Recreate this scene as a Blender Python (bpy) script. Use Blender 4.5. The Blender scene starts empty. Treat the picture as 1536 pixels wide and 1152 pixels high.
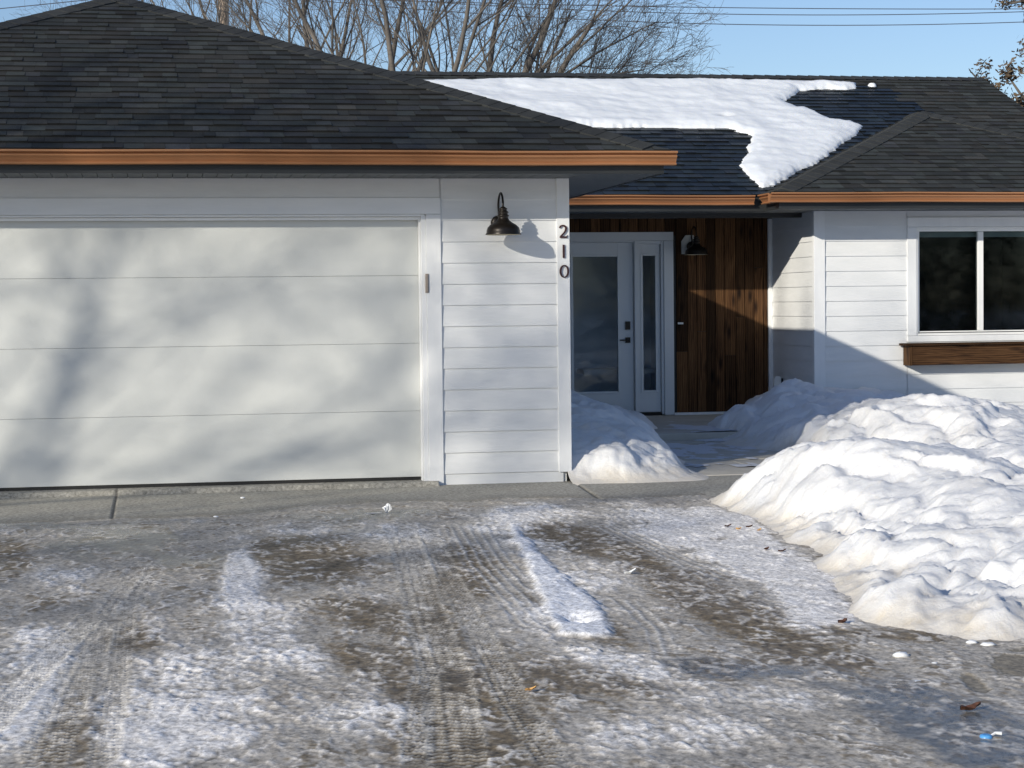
import bpy, math, random
import numpy as np
from mathutils import Vector, Matrix

random.seed(7)
S = bpy.context.scene
COL = S.collection

# ------------------------------------------------------------------ camera calibration (world: X right along facade, Y away, Z up)
F = np.array([0.18047084, 0.98272256, -0.04106869]); R = np.array([0.98340629, -0.18106701, -0.01126102])
U = np.array([0.01850264, 0.03835493, 0.99909286]); EYE = np.array([0, 0, 1.3635]); FPX = 2901.05
def ray(px, py): return F*FPX + R*(px-768) - U*(py-576)
def at(px, py, Y):
    d = ray(px, py); return EYE + d*(Y/d[1])
def on_plane(px, py, a, b):                 # plane z = a + b*y
    d = ray(px, py); t = (a-EYE[2])/(d[2]-b*d[1]); return EYE + d*t
GA, GB = -0.14, 0.006                       # driveway plane
def gz(Y): return GA + GB*Y
def atG(px, py): return on_plane(px, py, GA, GB)

cam_d = bpy.data.cameras.new("camera"); cam = bpy.data.objects.new("camera", cam_d); COL.objects.link(cam)
cam_d.sensor_width = 36; cam_d.lens = FPX/1536*36; cam_d.clip_end = 2000
cam.matrix_world = Matrix(((R[0], U[0], -F[0], EYE[0]), (R[1], U[1], -F[1], EYE[1]), (R[2], U[2], -F[2], EYE[2]), (0, 0, 0, 1)))
S.camera = cam

# ------------------------------------------------------------------ numpy noise
def _h(ix, iy, s):
    n = (ix.astype(np.int64)*374761393 + iy.astype(np.int64)*668265263 + s*974711) & 0xffffffff
    n = ((n ^ (n >> 13))*1274126177) & 0xffffffff
    return ((n ^ (n >> 16)) & 0xffff)/65535.0
def perlin(x, y, s=0):
    x = np.asarray(x, float); y = np.asarray(y, float)
    x0 = np.floor(x); y0 = np.floor(y); fx = x-x0; fy = y-y0
    u = fx*fx*fx*(fx*(fx*6-15)+10); v = fy*fy*fy*(fy*(fy*6-15)+10)
    def g(ix, iy, dx, dy):
        a = _h(ix, iy, s)*2*math.pi; return np.cos(a)*dx + np.sin(a)*dy
    n00 = g(x0, y0, fx, fy); n10 = g(x0+1, y0, fx-1, fy); n01 = g(x0, y0+1, fx, fy-1); n11 = g(x0+1, y0+1, fx-1, fy-1)
    return ((n00*(1-u)+n10*u)*(1-v) + (n01*(1-u)+n11*u)*v)*1.5
def fbm(x, y, s=0, o=4, gain=.5):
    t = 0; a = 1; n = 0
    for i in range(o):
        t = t + a*perlin(x*2**i+i*17.3, y*2**i-i*9.1, s+i); n += a; a *= gain
    return t/n
def sst(a, b, x):
    t = np.clip((x-a)/(b-a), 0, 1); return t*t*(3-2*t)

# ------------------------------------------------------------------ materials
def new_mat(name):
    m = bpy.data.materials.new(name); m.use_nodes = True
    nt = m.node_tree; b = nt.nodes["Principled BSDF"]; return m, nt, b
def N(nt, t, **kw):
    n = nt.nodes.new(t)
    for k, v in kw.items():
        if k.startswith('i_'):
            kk = k[2:]; n.inputs[int(kk) if kk.isdigit() else kk].default_value = v
        else: setattr(n, k, v)
    return n
def L(nt, a, b): nt.links.new(a, b)
def ramp(nt, fac, stops):
    r = N(nt, "ShaderNodeValToRGB"); e = r.color_ramp.elements
    e[0].position, e[0].color = stops[0][0], (*stops[0][1], 1); e[1].position, e[1].color = stops[-1][0], (*stops[-1][1], 1)
    for p, c in stops[1:-1]:
        q = e.new(p); q.color = (*c, 1)
    L(nt, fac, r.inputs[0]); return r.outputs[0]
def mapped(nt, scale, rot=(0, 0, 0)):
    tc = N(nt, "ShaderNodeTexCoord"); mp = N(nt, "ShaderNodeMapping"); mp.inputs["Scale"].default_value = scale; mp.inputs["Rotation"].default_value = rot
    L(nt, tc.outputs["Object"], mp.inputs[0]); return mp.outputs[0]
def noise_mat(name, c1, c2, scale=(5, 5, 5), rough=.6, bump=.1, dist=.004, detail=6, metallic=0, bscale=None, spec=.5, nrough=.6):
    m, nt, b = new_mat(name)
    v = mapped(nt, scale); n = N(nt, "ShaderNodeTexNoise", i_Scale=1.0, i_Detail=detail, i_Roughness=nrough); L(nt, v, n.inputs["Vector"])
    L(nt, ramp(nt, n.outputs["Fac"], [(.3, c1), (.7, c2)]), b.inputs["Base Color"])
    b.inputs["Roughness"].default_value = rough; b.inputs["Metallic"].default_value = metallic; b.inputs["Specular IOR Level"].default_value = spec
    if bump:
        v2 = mapped(nt, bscale or scale); n2 = N(nt, "ShaderNodeTexNoise", i_Scale=1.0, i_Detail=8.0, i_Roughness=.65); L(nt, v2, n2.inputs["Vector"])
        bp = N(nt, "ShaderNodeBump", i_Strength=bump, i_Distance=dist); L(nt, n2.outputs["Fac"], bp.inputs["Height"]); L(nt, bp.outputs[0], b.inputs["Normal"])
    return m
M = {}
M['siding'] = noise_mat('white_fibre_siding', (.68, .695, .70), (.74, .75, .755), (3, 3, 14), .6, .35, .004, bscale=(9, 9, 75))
M['trim'] = noise_mat('white_trim_board', (.72, .735, .745), (.79, .80, .805), (10, 10, 2), .55, .35, .003, bscale=(90, 90, 9))
M['trim_h'] = noise_mat('white_header_board', (.72, .735, .745), (.79, .80, .805), (2, 10, 10), .55, .35, .003, bscale=(9, 90, 90))
M['door_white'] = noise_mat('satin_white_door_paint', (.60, .63, .65), (.64, .67, .69), (2, 2, 2), .4, .03, .002, bscale=(60, 60, 60))
M['garage_panel'] = noise_mat('stucco_embossed_panel', (.56, .575, .56), (.60, .615, .60), (4, 4, 4), .5, .5, .0016, bscale=(110, 110, 110))
M['vinyl'] = noise_mat('white_vinyl', (.78, .78, .76), (.82, .82, .80), (3, 3, 3), .35, .02, .001)
M['rubber'] = noise_mat('black_rubber_seal', (.012, .012, .012), (.02, .02, .02), (10, 10, 10), .7, .1, .001)
M['fascia'] = noise_mat('black_aluminium_fascia', (.016, .018, .019), (.024, .026, .027), (2, 2, 8), .45, .05, .002)
M['soffit'] = noise_mat('charcoal_soffit', (.075, .085, .09), (.095, .105, .11), (4, 4, 4), .55, .05, .002)
M['soffit_slot'] = noise_mat('soffit_groove_black', (.006, .006, .006), (.01, .01, .01), (4, 4, 4), .8, 0)
M['copper'] = noise_mat('copper_painted_gutter', (.36, .165, .072), (.45, .22, .105), (.8, 3, 3), .36, .06, .002, metallic=.35, bscale=(14, 40, 40))
M['dark_metal'] = noise_mat('dark_bronze_metal', (.016, .013, .011), (.026, .021, .017), (30, 30, 30), .38, .05, .001, metallic=.5)
M['lamp_inside'] = noise_mat('cream_enamel', (.62, .56, .40), (.7, .63, .46), (10, 10, 10), .4, 0)
M['lamp_plate'] = noise_mat('grey_backing_plate', (.42, .44, .44), (.5, .52, .52), (10, 10, 10), .5, 0)
M['digit'] = noise_mat('dark_red_brown_numeral', (.035, .012, .012), (.06, .02, .02), (40, 40, 40), .4, .1, .001)
M['hall'] = noise_mat('dim_hall_paint', (.62, .66, .70), (.7, .74, .78), (1, 1, 1), .8, 0)
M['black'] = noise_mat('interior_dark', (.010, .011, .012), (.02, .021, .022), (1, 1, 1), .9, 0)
M['taupe'] = noise_mat('taupe_plastic', (.26, .22, .19), (.33, .28, .24), (30, 30, 30), .45, .05, .001)
M['bark'] = noise_mat('grey_brown_bark', (.055, .049, .043), (.145, .128, .11), (3, 3, 1.2), .85, .6, .02, bscale=(18, 18, 5))
M['pole'] = noise_mat('weathered_pole_wood', (.20, .15, .11), (.33, .26, .20), (12, 12, .6), .8, .5, .01, bscale=(30, 30, 1.5))
M['wire'] = noise_mat('cable_grey', (.05, .06, .08), (.07, .08, .1), (1, 1, 1), .5, 0)
M['dryleaf'] = noise_mat('dry_oak_leaf', (.045, .030, .018), (.14, .10, .055), (6, 6, 6), .7, 0)
M['needle'] = noise_mat('dark_spruce_needles', (.012, .022, .012), (.028, .042, .022), (3, 3, 3), .75, 0)
M['brick_far'] = noise_mat('tan_stucco', (.35, .31, .26), (.42, .37, .31), (3, 3, 3), .8, .2, .01)
M['asphalt'] = noise_mat('wet_asphalt', (.035, .036, .038), (.07, .07, .072), (3, 3, 3), .6, .4, .01, bscale=(60, 60, 60))
M['litter_blue'] = noise_mat('blue_plastic', (.05, .22, .55), (.10, .35, .70), (60, 60, 60), .35, .1, .002)
M['litter_white'] = noise_mat('white_plastic', (.7, .72, .74), (.8, .82, .84), (60, 60, 60), .4, .1, .002)
M['leaf_tan'] = noise_mat('tan_dead_leaf', (.50, .27, .08), (.72, .45, .18), (80, 80, 80), .6, .3, .002)
M['leaf_dark'] = noise_mat('dark_dead_leaf', (.05, .022, .014), (.11, .05, .03), (80, 80, 80), .5, .4, .003)

def wood_mat(name, horiz=False):
    m, nt, b = new_mat(name)
    at_ = N(nt, "ShaderNodeAttribute", attribute_name="tone")
    sc = (1.1, 9, 9) if horiz else (9, 9, 1.1)
    v = mapped(nt, sc)
    add = N(nt, "ShaderNodeVectorMath", operation='ADD'); L(nt, v, add.inputs[0])
    mul = N(nt, "ShaderNodeVectorMath", operation='SCALE'); L(nt, at_.outputs["Color"], mul.inputs[0]); mul.inputs["Scale"].default_value = 40; L(nt, mul.outputs[0], add.inputs[1])
    n = N(nt, "ShaderNodeTexNoise", i_Scale=1.0, i_Detail=7.0, i_Roughness=.6, i_Distortion=1.2); L(nt, add.outputs[0], n.inputs["Vector"])
    w = N(nt, "ShaderNodeTexWave", i_Scale=1.6, i_Distortion=9.0, i_Detail=3.0); w.bands_direction = 'Z' if horiz else 'X'; L(nt, add.outputs[0], w.inputs["Vector"])
    mix = N(nt, "ShaderNodeMath", operation='MULTIPLY_ADD'); L(nt, w.outputs["Fac"], mix.inputs[0]); mix.inputs[1].default_value = .3; 
    m1 = N(nt, "ShaderNodeMath", operation='MULTIPLY'); L(nt, n.outputs["Fac"], m1.inputs[0]); m1.inputs[1].default_value = .75; L(nt, m1.outputs[0], mix.inputs[2])
    col = ramp(nt, mix.outputs[0], [(.2, (.016, .006, .003)), (.42, (.060, .028, .012)), (.62, (.105, .053, .023)), (.85, (.16, .085, .038))])
    # knots
    v2 = mapped(nt, (2.2, 9, 9) if horiz else (9, 9, 2.6)); ad2 = N(nt, "ShaderNodeVectorMath", operation='ADD'); L(nt, v2, ad2.inputs[0]); L(nt, mul.outputs[0], ad2.inputs[1])
    vo = N(nt, "ShaderNodeTexVoronoi", i_Scale=1.0); L(nt, ad2.outputs[0], vo.inputs["Vector"])
    kn = N(nt, "ShaderNodeMapRange", i_1=.08, i_2=.30); L(nt, vo.outputs["Distance"], kn.inputs[0])
    mx = N(nt, "ShaderNodeMix", data_type='RGBA'); mx.inputs["A"].default_value = (.012, .006, .004, 1); L(nt, kn.outputs[0], mx.inputs["Factor"]); L(nt, col, mx.inputs["B"])
    tn = N(nt, "ShaderNodeMapRange", i_1=0.0, i_2=1.0, i_3=.4, i_4=1.35); L(nt, at_.outputs["Alpha"], tn.inputs[0])
    vm = N(nt, "ShaderNodeVectorMath", operation='SCALE'); L(nt, mx.outputs["Result"], vm.inputs[0]); L(nt, tn.outputs[0], vm.inputs["Scale"])
    L(nt, vm.outputs[0], b.inputs["Base Color"]); b.inputs["Roughness"].default_value = .75; b.inputs['Specular IOR Level'].default_value = .15
    bp = N(nt, "ShaderNodeBump", i_Strength=.5, i_Distance=.004); L(nt, n.outputs["Fac"], bp.inputs["Height"]); L(nt, bp.outputs[0], b.inputs["Normal"])
    return m
M['wood'] = wood_mat('stained_knotty_boards'); M['wood_h'] = wood_mat('stained_knotty_plank', True)

def shingle_mat():
    m, nt, b = new_mat('asphalt_shingle')
    a = N(nt, "ShaderNodeAttribute", attribute_name="tone")
    v = mapped(nt, (1, 1, 1)); n = N(nt, "ShaderNodeTexNoise", i_Scale=170.0, i_Detail=3.0, i_Roughness=.8); L(nt, v, n.inputs["Vector"])
    n2 = N(nt, "ShaderNodeTexNoise", i_Scale=9.0, i_Detail=5.0); L(nt, v, n2.inputs["Vector"])
    mr = N(nt, "ShaderNodeMapRange", i_1=.3, i_2=.7, i_3=.55, i_4=1.5); L(nt, n.outputs["Fac"], mr.inputs[0])
    mr2 = N(nt, "ShaderNodeMapRange", i_1=.3, i_2=.7, i_3=.82, i_4=1.18); L(nt, n2.outputs["Fac"], mr2.inputs[0])
    mu = N(nt, "ShaderNodeMath", operation='MULTIPLY'); L(nt, mr.outputs[0], mu.inputs[0]); L(nt, mr2.outputs[0], mu.inputs[1])
    vm = N(nt, "ShaderNodeVectorMath", operation='SCALE'); L(nt, a.outputs["Color"], vm.inputs[0]); L(nt, mu.outputs[0], vm.inputs["Scale"])
    L(nt, vm.outputs[0], b.inputs["Base Color"])
    rr = N(nt, "ShaderNodeMapRange", i_1=0.0, i_2=1.0, i_3=.9, i_4=.42); L(nt, a.outputs["Alpha"], rr.inputs[0]); L(nt, rr.outputs[0], b.inputs["Roughness"])
    b.inputs["Specular IOR Level"].default_value = .35
    bp = N(nt, "ShaderNodeBump", i_Strength=.5, i_Distance=.003); L(nt, n.outputs["Fac"], bp.inputs["Height"]); L(nt, bp.outputs[0], b.inputs["Normal"])
    return m
M['shingle'] = shingle_mat()

def snow_mat(name, fine=1.0):
    m, nt, b = new_mat(name)
    a = N(nt, "ShaderNodeAttribute", attribute_name="tone")
    v = mapped(nt, (1, 1, 1))
    n = N(nt, "ShaderNodeTexNoise", i_Scale=14.0, i_Detail=9.0, i_Roughness=.62, i_Distortion=.6); L(nt, v, n.inputs["Vector"])
    n2 = N(nt, "ShaderNodeTexNoise", i_Scale=90.0, i_Detail=6.0, i_Roughness=.7); L(nt, v, n2.inputs["Vector"])
    mr = N(nt, "ShaderNodeMapRange", i_1=.3, i_2=.7, i_3=.95, i_4=1.04); L(nt, n2.outputs["Fac"], mr.inputs[0])
    vm = N(nt, "ShaderNodeVectorMath", operation='SCALE'); L(nt, a.outputs["Color"], vm.inputs[0]); L(nt, mr.outputs[0], vm.inputs["Scale"])
    L(nt, vm.outputs[0], b.inputs["Base Color"]); b.inputs["Roughness"].default_value = .55; b.inputs["Specular IOR Level"].default_value = .35
    b.inputs["Subsurface Weight"].default_value = .15; b.inputs["Subsurface Radius"].default_value = (.05, .06, .08); b.inputs["Subsurface Scale"].default_value = .25
    bp = N(nt, "ShaderNodeBump", i_Strength=.4*fine, i_Distance=.02); L(nt, n.outputs["Fac"], bp.inputs["Height"])
    bp2 = N(nt, "ShaderNodeBump", i_Strength=.35*fine, i_Distance=.004); L(nt, n2.outputs["Fac"], bp2.inputs["Height"]); L(nt, bp.outputs[0], bp2.inputs["Normal"]); L(nt, bp2.outputs[0], b.inputs["Normal"])
    return m
M['snow'] = snow_mat('old_packed_snow'); M['snow_roof'] = snow_mat('roof_snow', .35)

def ice_mat():
    m, nt, b = new_mat('packed_ice_and_slush')
    a = N(nt, "ShaderNodeAttribute", attribute_name="tone")
    v = mapped(nt, (1, .8, 1))
    n = N(nt, "ShaderNodeTexNoise", i_Scale=38.0, i_Detail=8.0, i_Roughness=.72, i_Distortion=.5); L(nt, v, n.inputs["Vector"])
    mr = N(nt, "ShaderNodeMapRange", i_1=.33, i_2=.67, i_3=.45, i_4=1.6); L(nt, n.outputs["Fac"], mr.inputs[0])
    vm = N(nt, "ShaderNodeVectorMath", operation='SCALE'); L(nt, a.outputs["Color"], vm.inputs[0]); L(nt, mr.outputs[0], vm.inputs["Scale"])
    L(nt, vm.outputs[0], b.inputs["Base Color"])
    rr = N(nt, "ShaderNodeMapRange", i_1=0.0, i_2=1.0, i_3=.75, i_4=.22); L(nt, a.outputs["Alpha"], rr.inputs[0]); L(nt, rr.outputs[0], b.inputs["Roughness"])
    b.inputs["Specular IOR Level"].default_value = .4
    bp = N(nt, "ShaderNodeBump", i_Strength=.3, i_Distance=.005); L(nt, n.outputs["Fac"], bp.inputs["Height"]); L(nt, bp.outputs[0], b.inputs["Normal"])
    return m
M['ice'] = ice_mat()
M['concrete'] = noise_mat('pale_concrete', (.40, .375, .32), (.53, .50, .44), (2.5, 2.5, 2.5), .8, .25, .003, bscale=(60, 60, 60))

def glass_mat(name, tint, trans):
    m, nt, b = new_mat(name); out = nt.nodes["Material Output"]
    nt.nodes.remove(b)
    tr = N(nt, "ShaderNodeBsdfTransparent"); tr.inputs[0].default_value = (*tint, 1)
    gl = N(nt, "ShaderNodeBsdfGlossy"); gl.inputs["Roughness"].default_value = .035; gl.inputs["Color"].default_value = (.9, .95, 1, 1)
    v = mapped(nt, (2, 2, 2)); n = N(nt, "ShaderNodeTexNoise", i_Scale=1.0, i_Detail=1.0); L(nt, v, n.inputs["Vector"])
    bp = N(nt, "ShaderNodeBump", i_Strength=.008, i_Distance=.004); L(nt, n.outputs["Fac"], bp.inputs["Height"]); L(nt, bp.outputs[0], gl.inputs["Normal"])
    fr = N(nt, "ShaderNodeFresnel", i_IOR=1.5); ma = N(nt, "ShaderNodeMath", operation='MULTIPLY_ADD'); L(nt, fr.outputs[0], ma.inputs[0]); ma.inputs[1].default_value = 1.0; ma.inputs[2].default_value = trans
    mx = N(nt, "ShaderNodeMixShader"); L(nt, ma.outputs[0], mx.inputs[0]); L(nt, tr.outputs[0], mx.inputs[1]); L(nt, gl.outputs[0], mx.inputs[2]); L(nt, mx.outputs[0], out.inputs[0])
    return m
M['glass'] = glass_mat('dark_window_glass', (.7, .76, .76), .0); M['glass_door'] = glass_mat('door_glass', (.85, .9, .93), -.01)

# ------------------------------------------------------------------ mesh building
class MB:
    def __init__(s): s.v = []; s.f = []; s.m = []; s.t = []
    def add(s, vs, fs, mi=0, tone=None):
        o = len(s.v); s.v += [tuple(map(float, q)) for q in vs]; s.f += [tuple(o+i for i in f) for f in fs]; s.m += [mi]*len(fs)
        s.t += [tone or (1, 1, 1, 0)]*len(vs); return s
    def box(s, x0, x1, y0, y1, z0, z1, mi=0, tone=None):
        vs = [(x0, y0, z0), (x1, y0, z0), (x1, y1, z0), (x0, y1, z0), (x0, y0, z1), (x1, y0, z1), (x1, y1, z1), (x0, y1, z1)]
        return s.add(vs, [(0, 3, 2, 1), (4, 5, 6, 7), (0, 1, 5, 4), (1, 2, 6, 5), (2, 3, 7, 6), (3, 0, 4, 7)], mi, tone)
    def extrude(s, prof, p0, p1, ax, mi=0):   # prof (a,b) points: a along ax, b up; from p0 to p1
        n = len(prof); ax = Vector(ax)
        vs = [Vector(p)+ax*a+Vector((0, 0, b)) for p in (p0, p1) for a, b in prof]
        fs = [(i, (i+1) % n, n+(i+1) % n, n+i) for i in range(n)] + [tuple(range(n))[::-1], tuple(range(n, 2*n))]
        return s.add(vs, fs, mi)
    def tube(s, pts, rad, n=6, mi=0, cap=True, tone=None):
        pts = [Vector(p) for p in pts]; vs = []; prev = None
        for i, p in enumerate(pts):
            d = (pts[min(i+1, len(pts)-1)]-pts[max(i-1, 0)]).normalized()
            a = prev if prev is not None else (Vector((0, 0, 1)) if abs(d.z) < .9 else Vector((1, 0, 0)))
            a = (a-d*a.dot(d)); a = a.normalized() if a.length > 1e-6 else d.orthogonal().normalized(); prev = a; b = d.cross(a)
            r = rad[i] if hasattr(rad, '__len__') else rad
            vs += [p+(a*math.cos(2*math.pi*k/n)+b*math.sin(2*math.pi*k/n))*r for k in range(n)]
        fs = [(i*n+k, i*n+(k+1) % n, (i+1)*n+(k+1) % n, (i+1)*n+k) for i in range(len(pts)-1) for k in range(n)]
        if cap: fs += [tuple(range(n))[::-1], tuple(range((len(pts)-1)*n, len(pts)*n))]
        return s.add(vs, fs, mi, tone)
    def lathe(s, c, prof, n=28, mi=0):
        vs = [(c[0]+r*math.cos(2*math.pi*k/n), c[1]+r*math.sin(2*math.pi*k/n), c[2]+z) for r, z in prof for k in range(n)]
        fs = [(i*n+k, i*n+(k+1) % n, (i+1)*n+(k+1) % n, (i+1)*n+k) for i in range(len(prof)-1) for k in range(n)]
        return s.add(vs, fs, mi)
    def build(s, name, mats, parent=None, smooth=False, loc=None, bevel=0):
        me = bpy.data.meshes.new(name)
        o = bpy.data.objects.new(name, me); COL.objects.link(o)
        base = Vector((0, 0, 0)); q = parent
        while q is not None: base += q.location; q = q.parent
        if loc is not None: o.location = Vector(loc)-base; base = Vector(loc)
        me.from_pydata([(x-base.x, y-base.y, z-base.z) for x, y, z in s.v], [], s.f)
        for m in (mats if isinstance(mats, (list, tuple)) else [mats]): me.materials.append(m)
        me.polygons.foreach_set('material_index', s.m)
        if any(t != (1, 1, 1, 0) for t in s.t):
            at_ = me.color_attributes.new('tone', 'FLOAT_COLOR', 'POINT'); at_.data.foreach_set('color', np.array(s.t, np.float32).ravel())
        if smooth: me.polygons.foreach_set('use_smooth', [True]*len(me.polygons))
        if bevel:
            bv = o.modifiers.new('bevel', 'BEVEL'); bv.width = bevel; bv.segments = 2; bv.limit_method = 'ANGLE'
        me.update()
        if parent is not None: o.parent = parent
        return o
def grid_obj(name, X, Y, Z, tone, mat, parent=None, keep=None):
    ny, nx = X.shape
    idx = np.arange(nx*ny).reshape(ny, nx)
    q = np.stack([idx[:-1, :-1], idx[:-1, 1:], idx[1:, 1:], idx[1:, :-1]], -1).reshape(-1, 4)
    if keep is not None:
        k = keep.ravel()[q].any(1); q = q[k]
    used = np.zeros(nx*ny, bool); used[q.ravel()] = True; remap = np.cumsum(used)-1; q = remap[q]
    V = np.stack([X.ravel(), Y.ravel(), Z.ravel()], -1)[used]; T = tone.reshape(-1, 4)[used]
    me = bpy.data.meshes.new(name)
    me.vertices.add(len(V)); me.vertices.foreach_set('co', V.astype(np.float32).ravel())
    me.loops.add(q.size); me.loops.foreach_set('vertex_index', q.ravel().astype(np.int32))
    me.polygons.add(len(q)); me.polygons.foreach_set('loop_start', (np.arange(len(q))*4).astype(np.int32)); me.polygons.foreach_set('loop_total', np.full(len(q), 4, np.int32))
    me.polygons.foreach_set('use_smooth', np.ones(len(q), bool)); me.update(calc_edges=True)
    at_ = me.color_attributes.new('tone', 'FLOAT_COLOR', 'POINT'); at_.data.foreach_set('color', T.astype(np.float32).ravel())
    me.materials.append(mat); o = bpy.data.objects.new(name, me); COL.objects.link(o)
    if parent is not None: o.parent = parent
    return o
def tag(o, label=None, cat=None, group=None, kind=None):
    if label: o['label'] = label
    if cat: o['category'] = cat
    if group: o['group'] = group
    if kind: o['kind'] = kind
    return o
def empty(name, loc, label, cat, group=None):
    o = bpy.data.objects.new(name, None); COL.objects.link(o); o.location = loc; o.empty_display_size = .2
    return tag(o, label, cat, group)
def part(name, parent):
    o = bpy.data.objects.new(name, None); COL.objects.link(o); o.parent = parent; return o

# ------------------------------------------------------------------ the house
DG, DR, DE = 15.04, 20.45, 21.97
house = empty('house', (0, DG, 0), 'white lap-sided single-storey house with charcoal hip roofs, copper gutters and attached garage', 'house')

def siding(mb, x0, x1, yw, zs, e, z0, z1, axis='x', lip=.011):
    """lap courses on plane y=yw (axis x) or plane x=yw (axis y, facing -X)"""
    k0 = math.floor((z0-zs)/e)-1; z = zs+k0*e
    while z < z1:
        a = max(z, z0); b = min(z+e, z1)
        if b > a+.002:
            fa = lip*(1-(a-z)/e)+.002; fb = lip*(1-(b-z)/e)+.002
            if axis == 'x':
                vs = [(x0, yw-fa, a), (x1, yw-fa, a), (x1, yw-fb, b), (x0, yw-fb, b), (x0, yw+.01, a), (x1, yw+.01, a)]
            else:
                vs = [(yw-fa, x1, a), (yw-fa, x0, a), (yw-fb, x0, b), (yw-fb, x1, b), (yw+.01, x1, a), (yw+.01, x0, a)]
            mb.add(vs, [(0, 1, 2, 3), (0, 4, 5, 1)])
        z += e
EXP = .1659
# garage walls
GX0, GX1 = -3.88, 3.235
DX0, DX1 = -2.82, 2.085      # garage opening
w = MB(); siding(w, 2.2, 3.135, DG, 1.8606, EXP, .0357, 2.42); siding(w, GX0+.1, -2.94, DG, 1.8606, EXP, .0357, 2.42); siding(w, -2.95, 2.21, DG, 1.8606, EXP, 2.19, 2.42)
w.box(DX1+.01, 3.20, DG+.012, DG+.14, -.15, 2.42); w.box(GX0+.02, DX0-.01, DG+.012, DG+.14, -.15, 2.42); w.box(DX0-.01, DX1+.01, DG+.012, DG+.14, 2.15, 2.42)
w.box(3.06, 3.20, DG+.14, DE, -.15, 2.42); w.box(GX0+.02, GX0+.16, DG+.14, 25, -.15, 2.42)
w.box(2.205, 3.17, DG-.004, DG+.012, -.12, .033)
wall_g = w.build('garage_wall', M['siding'], house)
# right side of the garage: lap siding facing +X
w = MB()
z = 1.8606-11*EXP
while z < 2.40:
    b = min(z+EXP, 2.40); w.add([(3.213, DG+.09, z), (3.213, DE, z), (3.203, DE, b), (3.203, DG+.09, b), (3.19, DG+.09, z), (3.19, DE, z)], [(0, 1, 2, 3), (0, 4, 5, 1)]); z += EXP
w.build('garage_side_wall', M['siding'], house)
for a, b in ((3.132, 3.235), (GX0, GX0+.1)): w = MB(); w.box(a, b, DG-.022, DG+.09, .028, 2.36); w.build('corner_board', M['trim'], house, bevel=.003)
# garage door trim
w = MB(); w.box(DX1+.004, 2.205, DG-.022, DG+.012, -.062, 2.075); w.box(DX1-.035, DX1+.003, DG-.012, DG+.12, -.055, 2.06); w.box(2.038, 2.049, DG+.02, DG+.085, -.03, 2.06)
w.build('garage_door_trim', M['trim'], house, bevel=.002)
w = MB(); w.box(-2.94, DX0-.004, DG-.022, DG+.012, -.06, 2.075); w.box(DX0-.003, DX0+.035, DG-.012, DG+.12, -.055, 2.06); w.build('garage_door_trim', M['trim'], house, bevel=.002)
w = MB(); w.box(-2.94, 2.205, DG-.024, DG+.012, 2.077, 2.205); w.box(DX0, DX1, DG-.010, DG+.12, 2.06, 2.075); w.box(DX0, DX1-.04, DG+.03, DG+.08, 2.035, 2.058)
w.build('garage_door_header', M['trim_h'], house, bevel=.003)
# garage door
gd = part('garage_door', house)
for k in range(4):
    w = MB(); w.box(DX0+.01, 2.058, DG+.09, DG+.13, k*.5333+.0008+(.012 if k == 0 else 0), (k+1)*.5333-.0008)
    w.build('door_panel', M['garage_panel'], gd, bevel=.002)
w = MB(); w.box(DX0, DX1, DG+.10, DG+.125, -.012, .014); w.box(DX0, DX1, DG+.118, DG+.125, .0, 2.13); w.build('bottom_seal', M['rubber'], gd)

# wing walls
WX1 = 12.6
GLX0, GLX1, GZ0, GZ1 = 8.403, 9.86, 1.035, 2.125
w = MB(); siding(w, 7.28, 8.25, DR, 1.3597, EXP, -.05, 2.37); siding(w, 8.24, 10.03, DR, 1.3597, EXP, -.05, .91); siding(w, 8.24, 10.03, DR, 1.3597, EXP, 2.28, 2.37); siding(w, 10.02, WX1, DR, 1.3597, EXP, -.05, 2.37)
w.box(7.2, 8.36, DR+.012, DR+.14, -.1, 2.4); w.box(9.9, WX1, DR+.012, DR+.14, -.1, 2.4); w.box(8.36, 9.9, DR+.012, DR+.14, -.1, 1.0); w.box(8.36, 9.9, DR+.012, DR+.14, 2.17, 2.4)
siding(w, DR+.05, DE-.02, 7.175, 1.3597, EXP, -.05, 2.36, axis='y')
w.box(7.187, 7.3, DR+.14, DE, -.1, 2.4); w.box(WX1-.1, WX1, DR+.14, 28, -.1, 2.4)
w.build('wing_wall', M['siding'], house)
w = MB(); w.box(7.155, 7.285, DR-.022, DR+.045, -.05, 2.36); w.build('corner_board', M['trim'], house, bevel=.003)
w = MB(); w.box(7.118, 7.168, DE-.045, DE-.001, .06, 2.34); w.build('corner_board', M['trim'], house, bevel=.003)
# window
win = part('window', house)
w = MB(); w.box(8.246, 8.355, DR-.024, DR+.012, .965, 2.175); w.box(9.91, 10.02, DR-.024, DR+.012, .965, 2.175); w.box(8.246, 10.02, DR-.026, DR+.012, 2.177, 2.284); w.box(8.246, 10.02, DR-.026, DR+.012, .895, .963)
w.build('window_trim', M['trim'], win, bevel=.003)
w = MB()
for (a, b, y0, y1) in ((8.357, 8.376, -.012, .07), (8.378, 8.401, .012, .07)):
    m_ = 9.131
    w.box(a, b, DR+y0, DR+y1, .965+(a-8.357), 2.175-(a-8.357)); w.box(2*m_-b, 2*m_-a, DR+y0, DR+y1, .965+(a-8.357), 2.175-(a-8.357))
    zz = b-8.357; za = a-8.357
    w.box(b+.0005, 2*m_-b-.0005, DR+y0, DR+y1, .967+za, .967+zz+.002); w.box(b+.0005, 2*m_-b-.0005, DR+y0, DR+y1, 2.173-zz-.002, 2.173-za)
w.box(9.100, 9.164, DR+.016, DR+.065, 1.016, 2.124)
w.build('window_frame', M['vinyl'], win, bevel=.002)
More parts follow.
